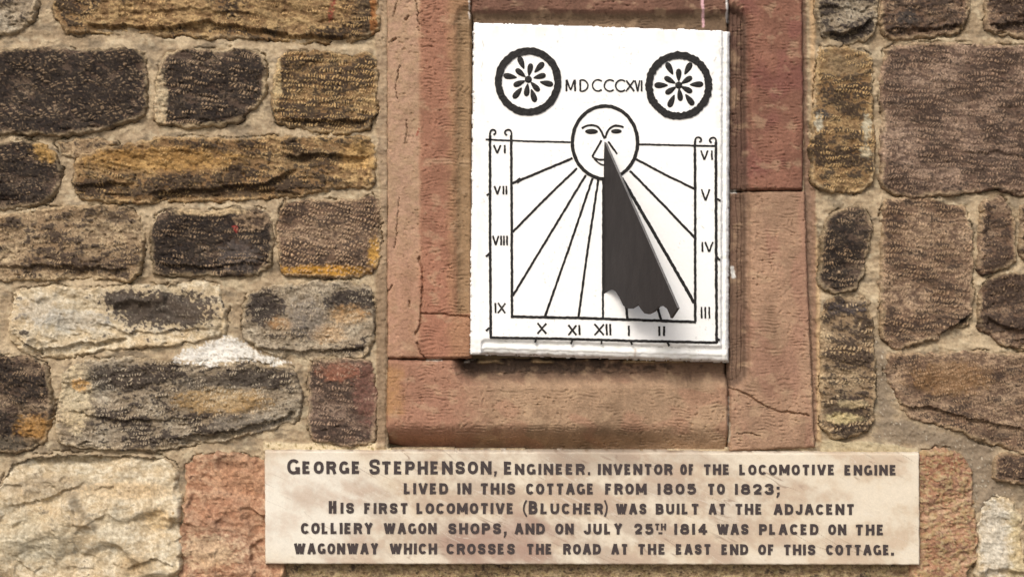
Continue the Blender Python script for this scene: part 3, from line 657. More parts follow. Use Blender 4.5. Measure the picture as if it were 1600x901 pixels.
    # pits and blisters
    pit = ss(.42, .56, fbm(X / 7, Y / 5, 2, s + 51)) * ss(-.2, .3, n1 + .4 * n2); h = h - 2.6 * pit
    h, c = marks(X, Y, h, c)
    return h, np.clip(c, .004, .85), sd

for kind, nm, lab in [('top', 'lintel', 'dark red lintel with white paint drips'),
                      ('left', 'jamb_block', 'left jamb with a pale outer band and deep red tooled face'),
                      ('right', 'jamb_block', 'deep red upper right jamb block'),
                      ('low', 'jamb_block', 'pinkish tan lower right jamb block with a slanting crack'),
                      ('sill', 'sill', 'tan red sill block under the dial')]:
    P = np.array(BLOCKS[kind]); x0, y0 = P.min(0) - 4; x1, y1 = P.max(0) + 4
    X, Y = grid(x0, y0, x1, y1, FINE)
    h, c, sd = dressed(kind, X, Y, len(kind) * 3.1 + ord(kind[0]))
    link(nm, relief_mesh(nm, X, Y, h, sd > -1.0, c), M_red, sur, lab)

# ------------------------------------------------------------------ strokes of paint: flat ribbons with ragged edges
def ribbon(parts, pts, w, h0, th=.9, closed=False, w1=None, rag=.14, seed=0, step=1.6):
    P = np.asarray(pts, float)
    if closed: P = np.vstack([P, P[:1]])
    seg = np.hypot(*np.diff(P, axis=0).T); L = np.concatenate([[0], np.cumsum(seg)])
    n = max(3, int(L[-1] / step) + 1)
    t = np.linspace(0, L[-1], n)
    x = np.interp(t, L, P[:, 0]); y = np.interp(t, L, P[:, 1])
    dx = np.gradient(x); dy = np.gradient(y); m = np.hypot(dx, dy) + 1e-9
    nx, ny = -dy / m, dx / m
    w1 = w if w1 is None else w1
    hw = .5 * np.interp(t, [0, L[-1]], [w, w1])
    za = 1 + rag * 1.7 * perlin(t / 5 + seed * 7.7, t * 0 + .37 + seed); zb = 1 + rag * 1.7 * perlin(t / 5 + seed * 3.1, t * 0 + 8.2 + seed)
    wob = .25 * perlin(t / 9 + seed * 5.1, t * 0 + 4.4)
    la = np.stack([x + nx * (hw * za + wob), y + ny * (hw * za + wob)], 1); lb = np.stack([x - nx * (hw * zb - wob), y - ny * (hw * zb - wob)], 1)
    k = sum(len(p[0]) for p in parts)
    co = [W(a, b, h0 + th) for a, b in la] + [W(a, b, h0 + th) for a, b in lb] + [W(a, b, h0 - 1.5) for a, b in la] + [W(a, b, h0 - 1.5) for a, b in lb]
    A = np.arange(n - 1)
    top = np.stack([A, A + 1, n + A + 1, n + A], 1)
    s1 = np.stack([A + 1, A, 2 * n + A, 2 * n + A + 1], 1); s2 = np.stack([n + A, n + A + 1, 3 * n + A + 1, 3 * n + A], 1)
    q = [top, s1, s2]
    if not closed:
        q.append(np.array([[0, n, 3 * n, 2 * n], [2 * n - 1, n - 1, 3 * n - 1, 4 * n - 1]]))
    parts.append((np.array(co), np.concatenate(q) + k))

def blob(parts, poly, h0, th=.9):
    P = np.asarray(poly, float); n = len(P); c = P.mean(0)
    k = sum(len(p[0]) for p in parts)
    inner = c + (P - c) * .5
    co = [W(*p, h0 - 1.5) for p in P] + [W(*p, h0 + th * .7) for p in P] + [W(*p, h0 + th) for p in inner] + [W(*c, h0 + th)]
    q = []
    for i in range(n):
        j = (i + 1) % n
        q += [(i, j, n + j, n + i), (n + i, n + j, 2 * n + j, 2 * n + i)]
    for i in range(0, n, 2):
        q.append((2 * n + i, 2 * n + (i + 1) % n, 2 * n + (i + 2) % n, 3 * n))
    parts.append((np.array(co), np.array(q) + k))

def flush(name, parts, mat, parent, label=None, smooth=False):
    import bmesh
    me = mesh_from_arrays(name, np.concatenate([p[0] for p in parts]), np.concatenate([p[1] for p in parts]), smooth=smooth)
    bm = bmesh.new(); bm.from_mesh(me); bmesh.ops.recalc_face_normals(bm, faces=bm.faces[:]); bm.to_mesh(me); bm.free()
    return link(name, me, mat, parent, label)

def smooth_line(pts, n=2):
    P = np.asarray(pts, float)
    for _ in range(n):
        A = P[:-1] * .75 + P[1:] * .25; B = P[:-1] * .25 + P[1:] * .75
        Q = np.stack([A, B], 1).reshape(-1, 2)
        P = np.vstack([P[:1], Q[1:-1], P[-1:]])
    return P

def ellipse(cx, cy, rx, ry, n=90, a0=0):
    a = np.linspace(0, 2 * np.pi, n, endpoint=False) + a0
    return np.stack([cx + rx * np.cos(a), cy + ry * np.sin(a)], 1)

# ------------------------------------------------------------------ the sundial
dial = empty('sundial', 938, 560, 0)
tag(dial, 'white painted stone sundial with black hour lines, roman numerals and a sun face', 'sundial')
HD = 19.0
X, Y = grid(730, 32, 1146, 570, FINE)
wx = X + 1.3 * fbm(X / 12, Y / 12, 3, 301) + .5 * perlin(X / 3, Y / 3); wy = Y + 1.3 * fbm(X / 12, Y / 12, 3, 307) + .5 * perlin(X / 3 + 40, Y / 3)
sd = sdf_poly(wx, wy, DIAL)
def edge_d(a, b):     # distance to the inside of one edge line
    ex, ey = b[0] - a[0], b[1] - a[1]
    return ((wx - a[0]) * -ey + (wy - a[1]) * ex) / math.hypot(ex, ey)
er = edge_d(DIAL[1], DIAL[2]); eb = edge_d(DIAL[2], DIAL[3])
def mould(e, w):
    e = e / w
    return 8 * ss(.0, .12, e) + 2.5 * ss(.30, .42, e) - 2.0 * ss(.5, .62, e) + 6.0 * ss(.72, .98, e) + 4.5 * ss(0, .3, e) - 0
rb = np.where(X < 752, 99, eb + 10 * (1 - ss(742, 760, X)))
h = np.minimum(np.minimum(mould(er, 16.5), mould(rb, 27.0)), HD)
h = h * 1.0
h = np.where(sd > 0, h, -3) - 3.0 * (1 - ss(0, 4, sd))
h = h + .35 * fbm(X / 30, Y / 30, 3, 311) + .18 * fbm(X / 5, Y / 5, 3, 313)
flat = ss(18, 30, np.minimum(er, eb))
h = h + .45 * (1 - flat) * fbm(X / 14, Y / 7, 3, 317)
c = np.tile(np.array([.80, .80, .785]), X.shape + (1,))
c = mix(c, np.array([.66, .67, .62]), (1 - flat) * ss(-.2, .4, fbm(X / 22, Y / 9, 3, 319)) * .6)
rust = (1 - ss(.5, 2.5, d_line(X, Y, [(992, 545), (991, 556)]))) * .5
c = mix(c, np.array([.35, .2, .1]), rust)
scuff = np.zeros(X.shape)
for ln in ([(1118, 92), (1112, 100), (1111, 128)], [(1122, 60), (1124, 130), (1123, 240)], [(1125, 330), (1124, 470)], [(755, 60), (752, 130)], [(905, 310), (907, 340)], [(1040, 70), (1046, 72)], [(1010, 470), (1025, 462), (1040, 466)], [(1000, 540), (1060, 543)]):
    scuff = np.maximum(scuff, (1 - ss(.3, 1.6, d_line(X + 2 * perlin(X / 7, Y / 7), Y, ln))) * ss(-.2, .2, perlin(X / 5, Y / 11)))
scuff = np.maximum(scuff, ss(.50, .6, fbm(X / 5, Y / 5, 2, 331)) * ss(.1, .4, fbm(X / 70, Y / 70, 2, 333)) * .8)
scuff = np.maximum(scuff, ss(.0, .5, fbm(X / 16, Y / 60, 3, 335)) * (1 - ss(0, 34, sd)) * .35)
c = mix(c, np.array([.52, .515, .49]), scuff)
chip = ss(.33, .45, fbm(X / 9, Y / 6, 3, 323)) * (1 - ss(1.5, 5, sd))
c = mix(c, alb((120, 104, 84)), chip * .8)
slab = link('dial_slab', relief_mesh('dial_slab', X, Y, h, sd > -1.6, c), M_white, dial)

K = HD
def part(name, strokes, label=None):
    ps = []
    for i, (pts, w) in enumerate(strokes):
        ribbon(ps, pts, w, K, th=.7 + .06 * i, seed=i * 1.3 + len(name) + pts[0][0] * .013)
    return flush(name, ps, M_black, dial, label)

# frame of the dial: two uprights with curled heads and the base lines
part('dial_border', [
    ([(765.8, 213), (766, 400), (767, 527)], 4.2), ([(798.7, 213), (799.5, 360), (800, 495)], 4.0),
    ([(766, 526.5), (900, 529), (1000, 532), (1118.5, 534.5)], 4.0), ([(798, 494.2), (900, 496), (1000, 499.5), (1085.5, 502.5)], 4.2),
    ([(1084, 222), (1084.5, 360), (1084.3, 502)], 4.0), ([(1116.5, 224), (1117, 400), (1117.8, 535)], 4.2),
    (smooth_line([(765.8, 216), (765.5, 208), (769, 204), (774, 205), (775, 210), (771, 212)]), 2.8),
    (smooth_line([(798.7, 216), (799.5, 208), (796, 204), (790, 205), (788.5, 210), (792, 213)]), 2.8),
    (smooth_line([(1084, 226), (1084.5, 218), (1088, 215.5), (1093, 217), (1094, 222), (1090.5, 223.5)]), 2.8),
    (smooth_line([(1116.5, 228), (1117, 220), (1114, 216), (1108, 217), (1106.5, 222), (1110, 224.5)]), 2.8),
    ([(760.5, 306), (766, 302.5)], 3), ([(759.5, 401), (765, 396)], 3), ([(759.5, 516), (765, 511)], 3),
    ([(1118.4, 311.5), (1123.8, 314.5)], 3), ([(1118.4, 402), (1122.8, 406.8)], 3), ([(1117.6, 527), (1122.2, 531)], 3),
    ([(838, 528), (835.7, 534.5)], 3), ([(894.5, 529), (891.3, 536.7)], 3), ([(939, 530), (939, 537)], 2.6), ([(983.3, 531), (986.7, 537.6)], 3), ([(1040.3, 533), (1044.2, 539.8)], 3)])
for i, (a, b, w) in enumerate([
    ((759, 219.5), (891, 223.6), 2.8), ((894, 248.5), (799, 288), 3.8), ((901, 264), (801, 363), 3.6), ((914.5, 274.5), (801, 462), 3.6),
    ((925, 279.5), (851, 494), 3.6), ((934, 282), (903, 495), 3.6), ((941.5, 283), (941, 496), 3.2), ((955, 283), (979, 497), 3.8),
    ((965, 280), (1032, 500), 4.0), ((970.5, 279), (1083, 473), 5.0), ((983, 268), (1083.8, 372), 3.8), ((992.6, 250), (1083.5, 296), 3.6), ((996, 227), (1118, 229.7), 3.0)]):
    m = ((a[0] + b[0]) / 2 + .8 * math.sin(i * 2.1), (a[1] + b[1]) / 2 + .8 * math.cos(i * 1.7))
    part('hour_line', [([a, m, b], w)] + ([([(807, 285.5), (814, 281)], 6)] if i == 1 else []))
def roman(txt, xs, y0, y1, w=2.9):
    """xs: for each glyph (left, right) of X and V, or one x for I"""
    st = []
    for ch, g in zip(txt, xs):
        if ch == 'I': st.append(([(g, y0), (g + .3, y1)], w))
        elif ch == 'V':
            l, r = g; m = (l + r) / 2
            st += [([(l, y0), (m, y1)], w), ([(r, y0), (m, y1)], w * .9)]
        else:
            l, r = g
            st += [([(l, y0), (r, y1)], w), ([(r, y0 + .5), (l, y1)], w * .9)]
    part('hour_numeral', st, 'black roman numeral ' + txt)
roman('VI', [(771.6, 782.2), 788.5], 228, 241); roman('VII', [(772.6, 781.6), 786.4, 791.2], 291.5, 304.8); roman('VIII', [(770.2, 779), 782.8, 787.3, 792], 368.7, 383.4)
roman('IX', [774, (778, 789.5)], 472.8, 488.6); roman('X', [(839.5, 853.2)], 504, 520.6, 3.2); roman('XI', [(887.3, 900), 904.6], 507, 522.6, 3.1); roman('XII', [(928, 942.6), 946.8, 952.4], 505.3, 523, 3.0)
roman('I', [981.2], 508, 524.2, 3.2); roman('II', [1028.4, 1036], 509, 524.2, 3.4); roman('III', [1094.3, 1100, 1106.2], 479, 497, 2.8); roman('IV', [1095.6, (1099.8, 1112)], 378.3, 393.7)
roman('V', [(1094.3, 1106.8)], 296.6, 314.3); roman('VI', [(1093.4, 1104), 1110.2], 236.5, 251)
yb, yt = 144.8, 126.8
def arc(cx, cy, rx, ry, a0, a1, n=16):
    a = np.radians(np.linspace(a0, a1, n)); return np.stack([cx + rx * np.cos(a), cy - ry * np.sin(a)], 1)
part('date_lettering', [
    ([(884.5, yb), (885, yt)], 3), ([(885, yt), (890.8, yb - 2)], 2.6), ([(890.8, yb - 2), (897, yt)], 2.4), ([(897.4, yt), (898.2, yb)], 3),
    ([(905.8, yt + .5), (905.8, yb - .5)], 2.8), (np.vstack([[(905.8, yt + .8)], arc(908.5, 135.8, 9.4, 8.8, 88, -88), [(905.8, yb - .8)]]), 2.4),
    (arc(933.5, 135.6, 8.6, 8.8, 48, 312), 2.4), (arc(952, 135.8, 8.8, 8.8, 48, 312), 2.4), (arc(969.5, 136, 8.8, 8.8, 48, 312), 2.4),
    ([(977.5, yt + 1), (989.5, yb)], 2.8), ([(989.5, yt + 1), (977, yb)], 2.4),
    ([(991, yt + 1), (995, yb)], 2.6), ([(998.3, yt + 1), (995, yb)], 2.2), ([(1001, yt + 1), (1001.4, yb)], 2.6)], 'date in roman numerals MDCCCXVI')
def zz(p): return [(860 + a / 6.005, 150 + b / 6.005) for a, b in p]
ps = []
ribbon(ps, ellipse(944.3, 224, 50.6, 56.5), 5.4, K, th=1.0, closed=True, rag=.1)
def lens(x0, x1, yc, hgt):
    t = np.linspace(0, np.pi, 9)
    top = [(x0 + (x1 - x0) * (1 - math.cos(a)) / 2, yc - hgt * .5 * math.sin(a)) for a in t]
    bot = [(x1 - (x1 - x0) * (1 - math.cos(a)) / 2, yc + hgt * .5 * math.sin(a)) for a in t][1:-1]
    return zz(top + bot)
for i, (p, w) in enumerate([
    ([(290, 314), (330, 290), (390, 283), (440, 296), (466, 328), (486, 370), (504, 410)], 3.3), ([(679, 306), (640, 289), (600, 288), (556, 306), (530, 342), (518, 375), (508, 404)], 3.3),
    ([(474, 425), (388, 575)], 3.1), ([(537, 436), (620, 552)], 3.1), ([(386, 577), (430, 603), (500, 606), (560, 606), (592, 596)], 2.8), ([(408, 594), (436, 628), (470, 650), (505, 658), (545, 640)], 2.6)]):
    ribbon(ps, smooth_line(zz(p), 2) if len(p) > 2 else zz(p), w, K, th=.75 + .05 * i, seed=i + 3)
blob(ps, lens(320, 441, 343, 50), K); blob(ps, lens(562, 664, 341, 44), K)
flush('sun_face', ps, M_black, dial, 'black outlined sun face with eyes, nose and mouth')
def petal(ps, cx, cy, dx, dy, ln, wd, i):
    L = math.hypot(dx, dy); ux, uy = dx / L, dy / L
    out = []
    for t in np.linspace(0, 2 * np.pi, 16, endpoint=False):
        a = math.cos(t) * .5; b = math.sin(t) * .5 * (1 + .45 * math.cos(t)) 
        out.append((cx + dx + ux * a * ln - uy * b * wd, cy + dy + uy * a * ln + ux * b * wd))
    blob(ps, out, K, 1.0 + .03 * i)
for (cx, cy, ox, oy, outer, inner, lab) in [
    (825, 129.7, 825.3, 126.2, [(-26, -63), (41, -45), (69, 15), (19, 62), (-41, 52), (-69, -11)], [(7, -43), (49, -13), (29, 32), (-6, 47), (-39, 17), (-33, -28)], 'left rosette with tilted petals in a plain black ring'),
    (1059, 136, 1058.8, 135.3, [(-34, -63), (35, -63), (68, -3), (41, 55), (-27, 60), (-67, 0)], [(0, -45), (34, -22), (34, 18), (5, 42), (-34, 22), (-38, -22)], 'right rosette with upright petals in a roped black ring')]:
    ps = []
    e = ellipse(cx, cy, 46.3, 47.3, 200)
    ribbon(ps, e, 11.2, K, th=1.8, closed=True, rag=.10 if cx < 900 else .17, step=1.3, seed=cx * .01)
    for i, (dx, dy) in enumerate(outer): petal(ps, ox, oy, dx / 2.402 * .98, dy / 2.402 * .98, 21.5, 8.8, i)
    for i, (dx, dy) in enumerate(inner): petal(ps, ox, oy, dx / 2.402 * .86, dy / 2.402 * .84, 20, 8.2, i + 6)
    blob(ps, ellipse(ox, oy, 5.5, 5.5, 14), K, 1.5)
    flush('rosette', ps, M_black, dial, lab)

# gnomon: a triangular plate hinged on the noon line, leaning to the right
LEAN = math.radians(37)
out = [(944.4, 221.6), (941.3, 300), (941.2, 380), (941, 452), (937, 463), (942.2, 461), (945.5, 455.5), (949.5, 453), (954.4, 452), (958.5, 453), (962, 455.5), (967.7, 464.4), (973.3, 476.6), (978.8, 481.7), (986.6, 482), (993, 478), (996.6, 475), (1000, 481), (1006.6, 489.3), (1013, 490.6), (1021, 486.6), (1028.8, 478.8), (1035.4, 477.3), (1042, 482), (1046, 491), (1048, 497), (1058.7, 481), (1040, 438.6), (1010, 370.4), (980, 302.3), (960, 257)]
HX, DD = 942.5, D / S
plate = []
for (ix, iy) in out:    # true position on the leaning plate of each measured corner (perspective taken out)
    lo, hi = -12.0, 260.0
    for _ in range(50):
        u = (lo + hi) / 2
        xx, hh = HX + u * math.sin(LEAN), HD + u * math.cos(LEAN)
        if 800 + (xx - 800) * DD / (DD - hh) < ix: lo = u
        else: hi = u
    hh = HD + u * math.cos(LEAN)
    plate.append((u, 450.5 + (iy - 450.5) * (DD - hh) / DD))
import bmesh
bm = bmesh.new()
TH = 4.5
def pv(u, y, side):
    return W(HX + u * math.sin(LEAN) + side * math.cos(LEAN), y, HD + u * math.cos(LEAN) - side * math.sin(LEAN))
va = [bm.verts.new(pv(u, y, 0)) for u, y in plate]
vb = [bm.verts.new(pv(u, y, TH)) for u, y in plate]
bm.faces.new(va); bm.faces.new(vb[::-1])
for i in range(len(va)):
    j = (i + 1) % len(va)
    bm.faces.new((va[i], vb[i], vb[j], va[j]))
bmesh.ops.recalc_face_normals(bm, faces=bm.faces[:])
for f in bm.faces:      # light along the sloping edge put in as a brighter metal colour
    if len(f.verts) == 4 and f.normal.z > .05 and f.calc_area() > 3e-5: f.material_index = 1
bmesh.ops.triangulate(bm, faces=[f for f in bm.faces if len(f.verts) > 4])
me = bpy.data.meshes.new('gnomon'); bm.to_mesh(me); bm.free()
gn = link('gnomon', me, M_iron, dial, 'dark triangular shadow plate with a scalloped lower edge')
me.materials.append(M_edge)

# ------------------------------------------------------------------ the marble plaque
pq = empty('inscribed_plaque', 924, 880)
tag(pq, 'long cream marble plaque with five lines of dark raised capitals', 'plaque')
HP = 25.0
X, Y = grid(408, 694, 1440, 886, FINE)
wx = X + .8 * fbm(X / 14, Y / 14, 3, 401); wy = Y + .8 * fbm(X / 14, Y / 14, 3, 403)
sd = sdf_poly(wx, wy, PLAQUE)
e = np.clip((sd + .5) / 4.5, 0, 1)
h = -3 + (HP + 3) * (1 - (1 - e) ** 3)
u = X * .90 + Y * .43; v = -X * .43 + Y * .90
n1 = fbm(X / 110, Y / 60, 3, 405); nd = .75 * fbm(u / 120, v / 34, 4, 407) + .35 * fbm(X / 70, Y / 45, 3, 408); nf = fbm(u / 22, v / 5, 4, 409); nb = fbm(X / 12, Y / 12, 4, 411)
h = h + .18 * nb + .1 * nf
xc = (X - 924) / 510
c = mix(alb((248, 236, 214)), alb((232, 215, 188)), ss(-.35, .45, n1 + .4 * nb))
c = mix(c, alb((255, 250, 236)) * 1.05, ss(-.1, .6, 1 - np.hypot((X - 480) / 150, (Y - 790) / 110) + .3 * nd) * .75)
mid = ss(-.5, .5, 1 - np.hypot((X - 880) / 330, (Y - 800) / 130) + .5 * nd + .3 * n1)
c = mix(c, alb((198, 178, 158)), mid * .75 * ss(-.45, .35, nd + .4 * nb))
c = mix(c, alb((212, 184, 162)), ss(-.1, .5, .35 * nd + .9 * n1 + .4 * nb) * .4)
pk = ss(-.3, .5, 1 - np.hypot((X - 790) / 90, (Y - 842) / 40) + .5 * nd)
c = mix(c, alb((176, 140, 126)), pk * .65)
gr = ss(-.4, .4, 1 - np.hypot((X - 930) / 60, (Y - 712) / 30) + .4 * nd)
c = mix(c, alb((176, 158, 140)), gr * .6)
vein = (1 - ss(.0, .05, np.abs(fbm(u / 170, v / 22, 3, 413)))) * ss(-.1, .3, fbm(X / 80, Y / 50, 2, 415))
c = mix(c, alb((168, 146, 128)), vein * .85 * ss(-.1, .25, fbm(X / 150, Y / 60, 2, 416) + .25 * mid))
wh = (1 - ss(.0, .04, np.abs(fbm(u / 150, v / 18, 3, 417) - .1))) * ss(0, .3, fbm(X / 90, Y / 50, 2, 419))
c = mix(c, alb((250, 242, 226)), wh * .5)
c = mix(c, alb((176, 160, 140)), ss(.46, .66, nf + .25 * nb) * .22)
c = c * (1 + .06 * nb + .06 * (whash(X, Y, 4) - .5))[..., None]
c = mix(c, alb((140, 112, 88)), (1 - ss(.5, 3, sd)) * ss(.1, .4, fbm(X / 16, Y / 6, 2, 421)) * .6)
link('marble_slab', relief_mesh('marble_slab', X, Y, h, sd > -.6, np.clip(c, 0, .85), back=-10), M_marble, pq)

LINES = [
 [('G', 448.6, 469, 716.6, 740.3), ('EORGE', 472.5, 563.2, 719.8, 739.6), ('S', 576.6, 594, 716.6, 740.6), ('TEPHENSON', 595.8, 767.8, 719.8, 740.2), (',', 772, 776, 735.5, 743.5),
  ('E', 787.2, 801, 720.3, 740.6), ('NGINEER', 804.4, 914, 723.8, 740.8), ('.', 918.6, 921.6, 737, 741), ('INVENTOR', 934, 1051.3, 724, 741), ('OF', 1062.5, 1085, 724, 741), ('THE', 1098.6, 1140.6, 724.4, 741), ('LOCOMOTIVE', 1155, 1304.7, 725, 741.4), ('ENGINE', 1319.5, 1401, 725.6, 741.8)],
 [('LIVED', 630.8, 700.2, 754, 771.2), ('IN', 714.4, 736.4, 754, 771.2), ('THIS', 750, 805.3, 754, 771.4), ('COTTAGE', 821.6, 928.3, 754.3, 771.6), ('FROM', 945.5, 1010.2, 754.5, 771.6), ('1805', 1026.6, 1087.8, 754.5, 771.8), ('TO', 1105, 1132.7, 754.7, 771.9), ('1823', 1147.5, 1209, 755, 772), (';', 1213, 1218, 759.5, 776.5)],
 [('H', 513.6, 525.4, 781.8, 801.4), ('IS', 531.8, 553.4, 784.5, 801.4), ('FIRST', 569, 637.7, 785, 801.7), ('LOCOMOTIVE', 650.6, 803.2, 785, 802), ('(', 817.3, 823.6, 780.8, 806), ('B', 826, 839.8, 781.8, 802.4), ('LUCHER', 844.4, 942.7, 785.4, 802.4), (')', 943.6, 949, 780.8, 806), ('WAS', 962, 1010.2, 785.8, 802.6), ('BUILT', 1024.4, 1092.3, 786, 802.7), ('AT', 1106.8, 1134, 786, 802.8), ('THE', 1148, 1191.4, 786.2, 803), ('ADJACENT', 1208.6, 1335, 786.6, 803.4)],
 [('COLLIERY', 470, 582.7, 816, 833.2), ('WAGON', 599.4, 682.2, 816.2, 833.3), ('SHOPS', 700, 783.2, 816.4, 833.5), (',', 787, 791.4, 829.5, 838.5), ('AND', 803.7, 851.3, 816.7, 833.7), ('ON', 867.4, 896.3, 816.9, 833.9), ('JULY', 911.8, 972.6, 817, 834), ('25', 990.6, 1021.3, 817, 834), ('TH', 1022.8, 1040.6, 817, 827.4), ('-', 1028.6, 1034.8, 830.6, 833.4), ('1814', 1052.8, 1105.3, 817.3, 834.2), ('WAS', 1120, 1169.7, 817.6, 834.4), ('PLACED', 1185.9, 1279, 817.9, 834.7), ('ON', 1293.6, 1322.2, 818.2, 834.9), ('THE', 1336, 1381.4, 818.5, 835.3)],
 [('WAGONWAY', 459.4, 591.3, 847.8, 864.8), ('WHICH', 608.7, 682.7, 848, 864.8), ('CROSSES', 697.5, 804.6, 848.3, 865), ('THE', 822.4, 863.2, 848.5, 865), ('ROAD', 879.8, 939, 848.6, 865.2), ('AT', 955, 981.3, 848.7, 865.2), ('THE', 996, 1040.2, 848.8, 865.3), ('EAST', 1056, 1111, 849, 865.5), ('END', 1127, 1169, 849.3, 865.8), ('OF', 1184.4, 1210.2, 849.5, 866), ('THIS', 1223.7, 1274.3, 849.7, 866.2), ('COTTAGE', 1290.4, 1390, 850, 866.4), ('.', 1392.3, 1396.4, 862.6, 866.6)],
]
def A_(cx, cy, rx, ry, a0, a1, n=14):
    a = np.radians(np.linspace(a0, a1, n))
    sq = lambda v: np.sign(v) * np.abs(v) ** .86
    return [(cx + rx * p, cy + ry * q) for p, q in zip(sq(np.cos(a)), sq(np.sin(a)))]
SERP = smooth_line([(.97, .70), (.93, .93), (.70, 1.0), (.40, 1.0), (.08, .95), (.02, .72), (.14, .57), (.5, .50), (.86, .43), (.98, .28), (.92, .05), (.62, 0), (.32, 0), (.06, .06), (.02, .30)], 2)
GLYPHS = {   # width in cap heights, strokes; 'b' = butt ends, anything else = square projecting ends
 'A': (.86, [([(.0, -.16), (.46, 1.16)], 'b'), ([(.54, 1.16), (1, -.16)], 'b'), ([(.22, .27), (.78, .27)], 'b')]),
 'B': (.76, [([(0, 0), (0, 1)], 's'), ([(0, 1)] + A_(.55, .77, .36, .23, 90, -90) + [(0, .54)], 'b'), ([(0, .54)] + A_(.60, .27, .40, .27, 90, -90) + [(0, 0)], 'b')]),
 'C': (.78, [(A_(.5, .5, .5, .5, 38, 322, 24), 'b')]),
 'D': (.80, [([(0, 0), (0, 1)], 's'), ([(0, 1)] + A_(.45, .5, .55, .5, 90, -90, 18) + [(0, 0)], 'b')]),
 'E': (.68, [([(0, 0), (0, 1)], 's'), ([(0, 1), (.97, 1)], 'b'), ([(0, .52), (.82, .52)], 'b'), ([(0, 0), (1, 0)], 'b')]),
 'F': (.66, [([(0, 0), (0, 1)], 's'), ([(0, 1), (1, 1)], 'b'), ([(0, .5), (.84, .5)], 'b')]),
 'G': (.80, [(A_(.5, .5, .5, .5, 40, 318, 24), 'b'), ([(.97, -.10), (.97, .40)], 'b'), ([(.68, .36), (1.12, .36)], 'b')]),
 'H': (.78, [([(0, 0), (0, 1)], 's'), ([(1, 0), (1, 1)], 's'), ([(0, .5), (1, .5)], 'b')]),
 'I': (.29, [([(.5, 0), (.5, 1)], 's')]),
 'J': (.66, [([(1, 1.15), (1, .34)] + A_(.5, .3, .5, .3, -5, -180, 12), 'b')]),
 'L': (.66, [([(0, 0), (0, 1)], 's'), ([(0, 0), (1, 0)], 'b')]),
 'M': (.98, [([(0, 0), (0, 1)], 's'), ([(1, 0), (1, 1)], 's'), ([(.02, 1.1), (.5, .12)], 'b'), ([(.98, 1.1), (.5, .12)], 'b')]),
 'N': (.82, [([(0, 0), (0, 1)], 's'), ([(1, 0), (1, 1)], 's'), ([(.0, 1.08), (1, -.08)], 'b')]),
 'O': (.80, [(A_(.5, .5, .5, .5, 0, 360, 29)[:-1], 'c')]),
 'P': (.74, [([(0, 0), (0, 1)], 's'), ([(0, 1)] + A_(.58, .72, .42, .28, 90, -90) + [(0, .44)], 'b')]),
 'R': (.80, [([(0, 0), (0, 1)], 's'), ([(0, 1)] + A_(.56, .75, .40, .25, 90, -90) + [(0, .5)], 'b'), ([(.42, .5), (.78, .28), (1.0, -.16)], 'b')]),
 'S': (.76, [(SERP, 'b')]),
 'T': (.76, [([(.5, 0), (.5, 1)], 's'), ([(-.12, 1), (1.12, 1)], 'b')]),
 'U': (.78, [([(0, 1.15), (0, .4)] + A_(.5, .36, .5, .36, 180, 360, 14) + [(1, .4), (1, 1.15)], 'b')]),
 'V': (.86, [([(.0, 1.16), (.46, -.14)], 'b'), ([(1, 1.16), (.54, -.14)], 'b')]),
 'W': (1.16, [([(0, 1.16), (.25, -.14)], 'b'), ([(.5, 1.12), (.27, -.14)], 'b'), ([(.5, 1.12), (.73, -.14)], 'b'), ([(1, 1.16), (.75, -.14)], 'b')]),
 'Y': (.80, [([(0, 1.16), (.5, .46)], 'b'), ([(1, 1.16), (.5, .46)], 'b'), ([(.5, 0), (.5, .52)], 's')]),
 '0': (.70, [(A_(.5, .5, .5, .5, 0, 360, 29)[:-1], 'c')]),
 '1': (.29, [([(.5, 0), (.5, 1)], 's')]),
 '2': (.70, [(smooth_line([(0, .68), (.04, .92), (.4, 1.02), (.85, .95), (1, .72), (.9, .5), (.5, .3), (.08, 0)], 2), 'b'), ([(0, 0), (1.1, 0)], 'b')]),
 '3': (.70, [(smooth_line([(0, .78), (.1, .97), (.45, 1.02), (.9, .95), (.97, .74), (.82, .55), (.4, .53)], 2), 'b'), (smooth_line([(.4, .53), (.9, .5), (1.02, .26), (.88, .03), (.45, -.02), (.08, .04), (-.02, .26)], 2), 'b')]),
 '4': (.74, [([(.70, 0), (.70, 1)], 's'), ([(.70, 1.05), (-.02, .28)], 'b'), ([(-.1, .24), (1.15, .24)], 'b')]),
 '5': (.70, [([(.05, 1), (.98, 1)], 'b'), ([(.12, 1.1), (.08, .52)], 'b'), (smooth_line([(.06, .55), (.4, .64), (.85, .6), (1.02, .32), (.88, .04), (.45, -.02), (.08, .04), (-.02, .24)], 2), 'b')]),
 '8': (.72, [(A_(.5, .77, .42, .24, 0, 360, 21)[:-1], 'c'), (A_(.5, .27, .5, .28, 0, 360, 23)[:-1], 'c')]),
}
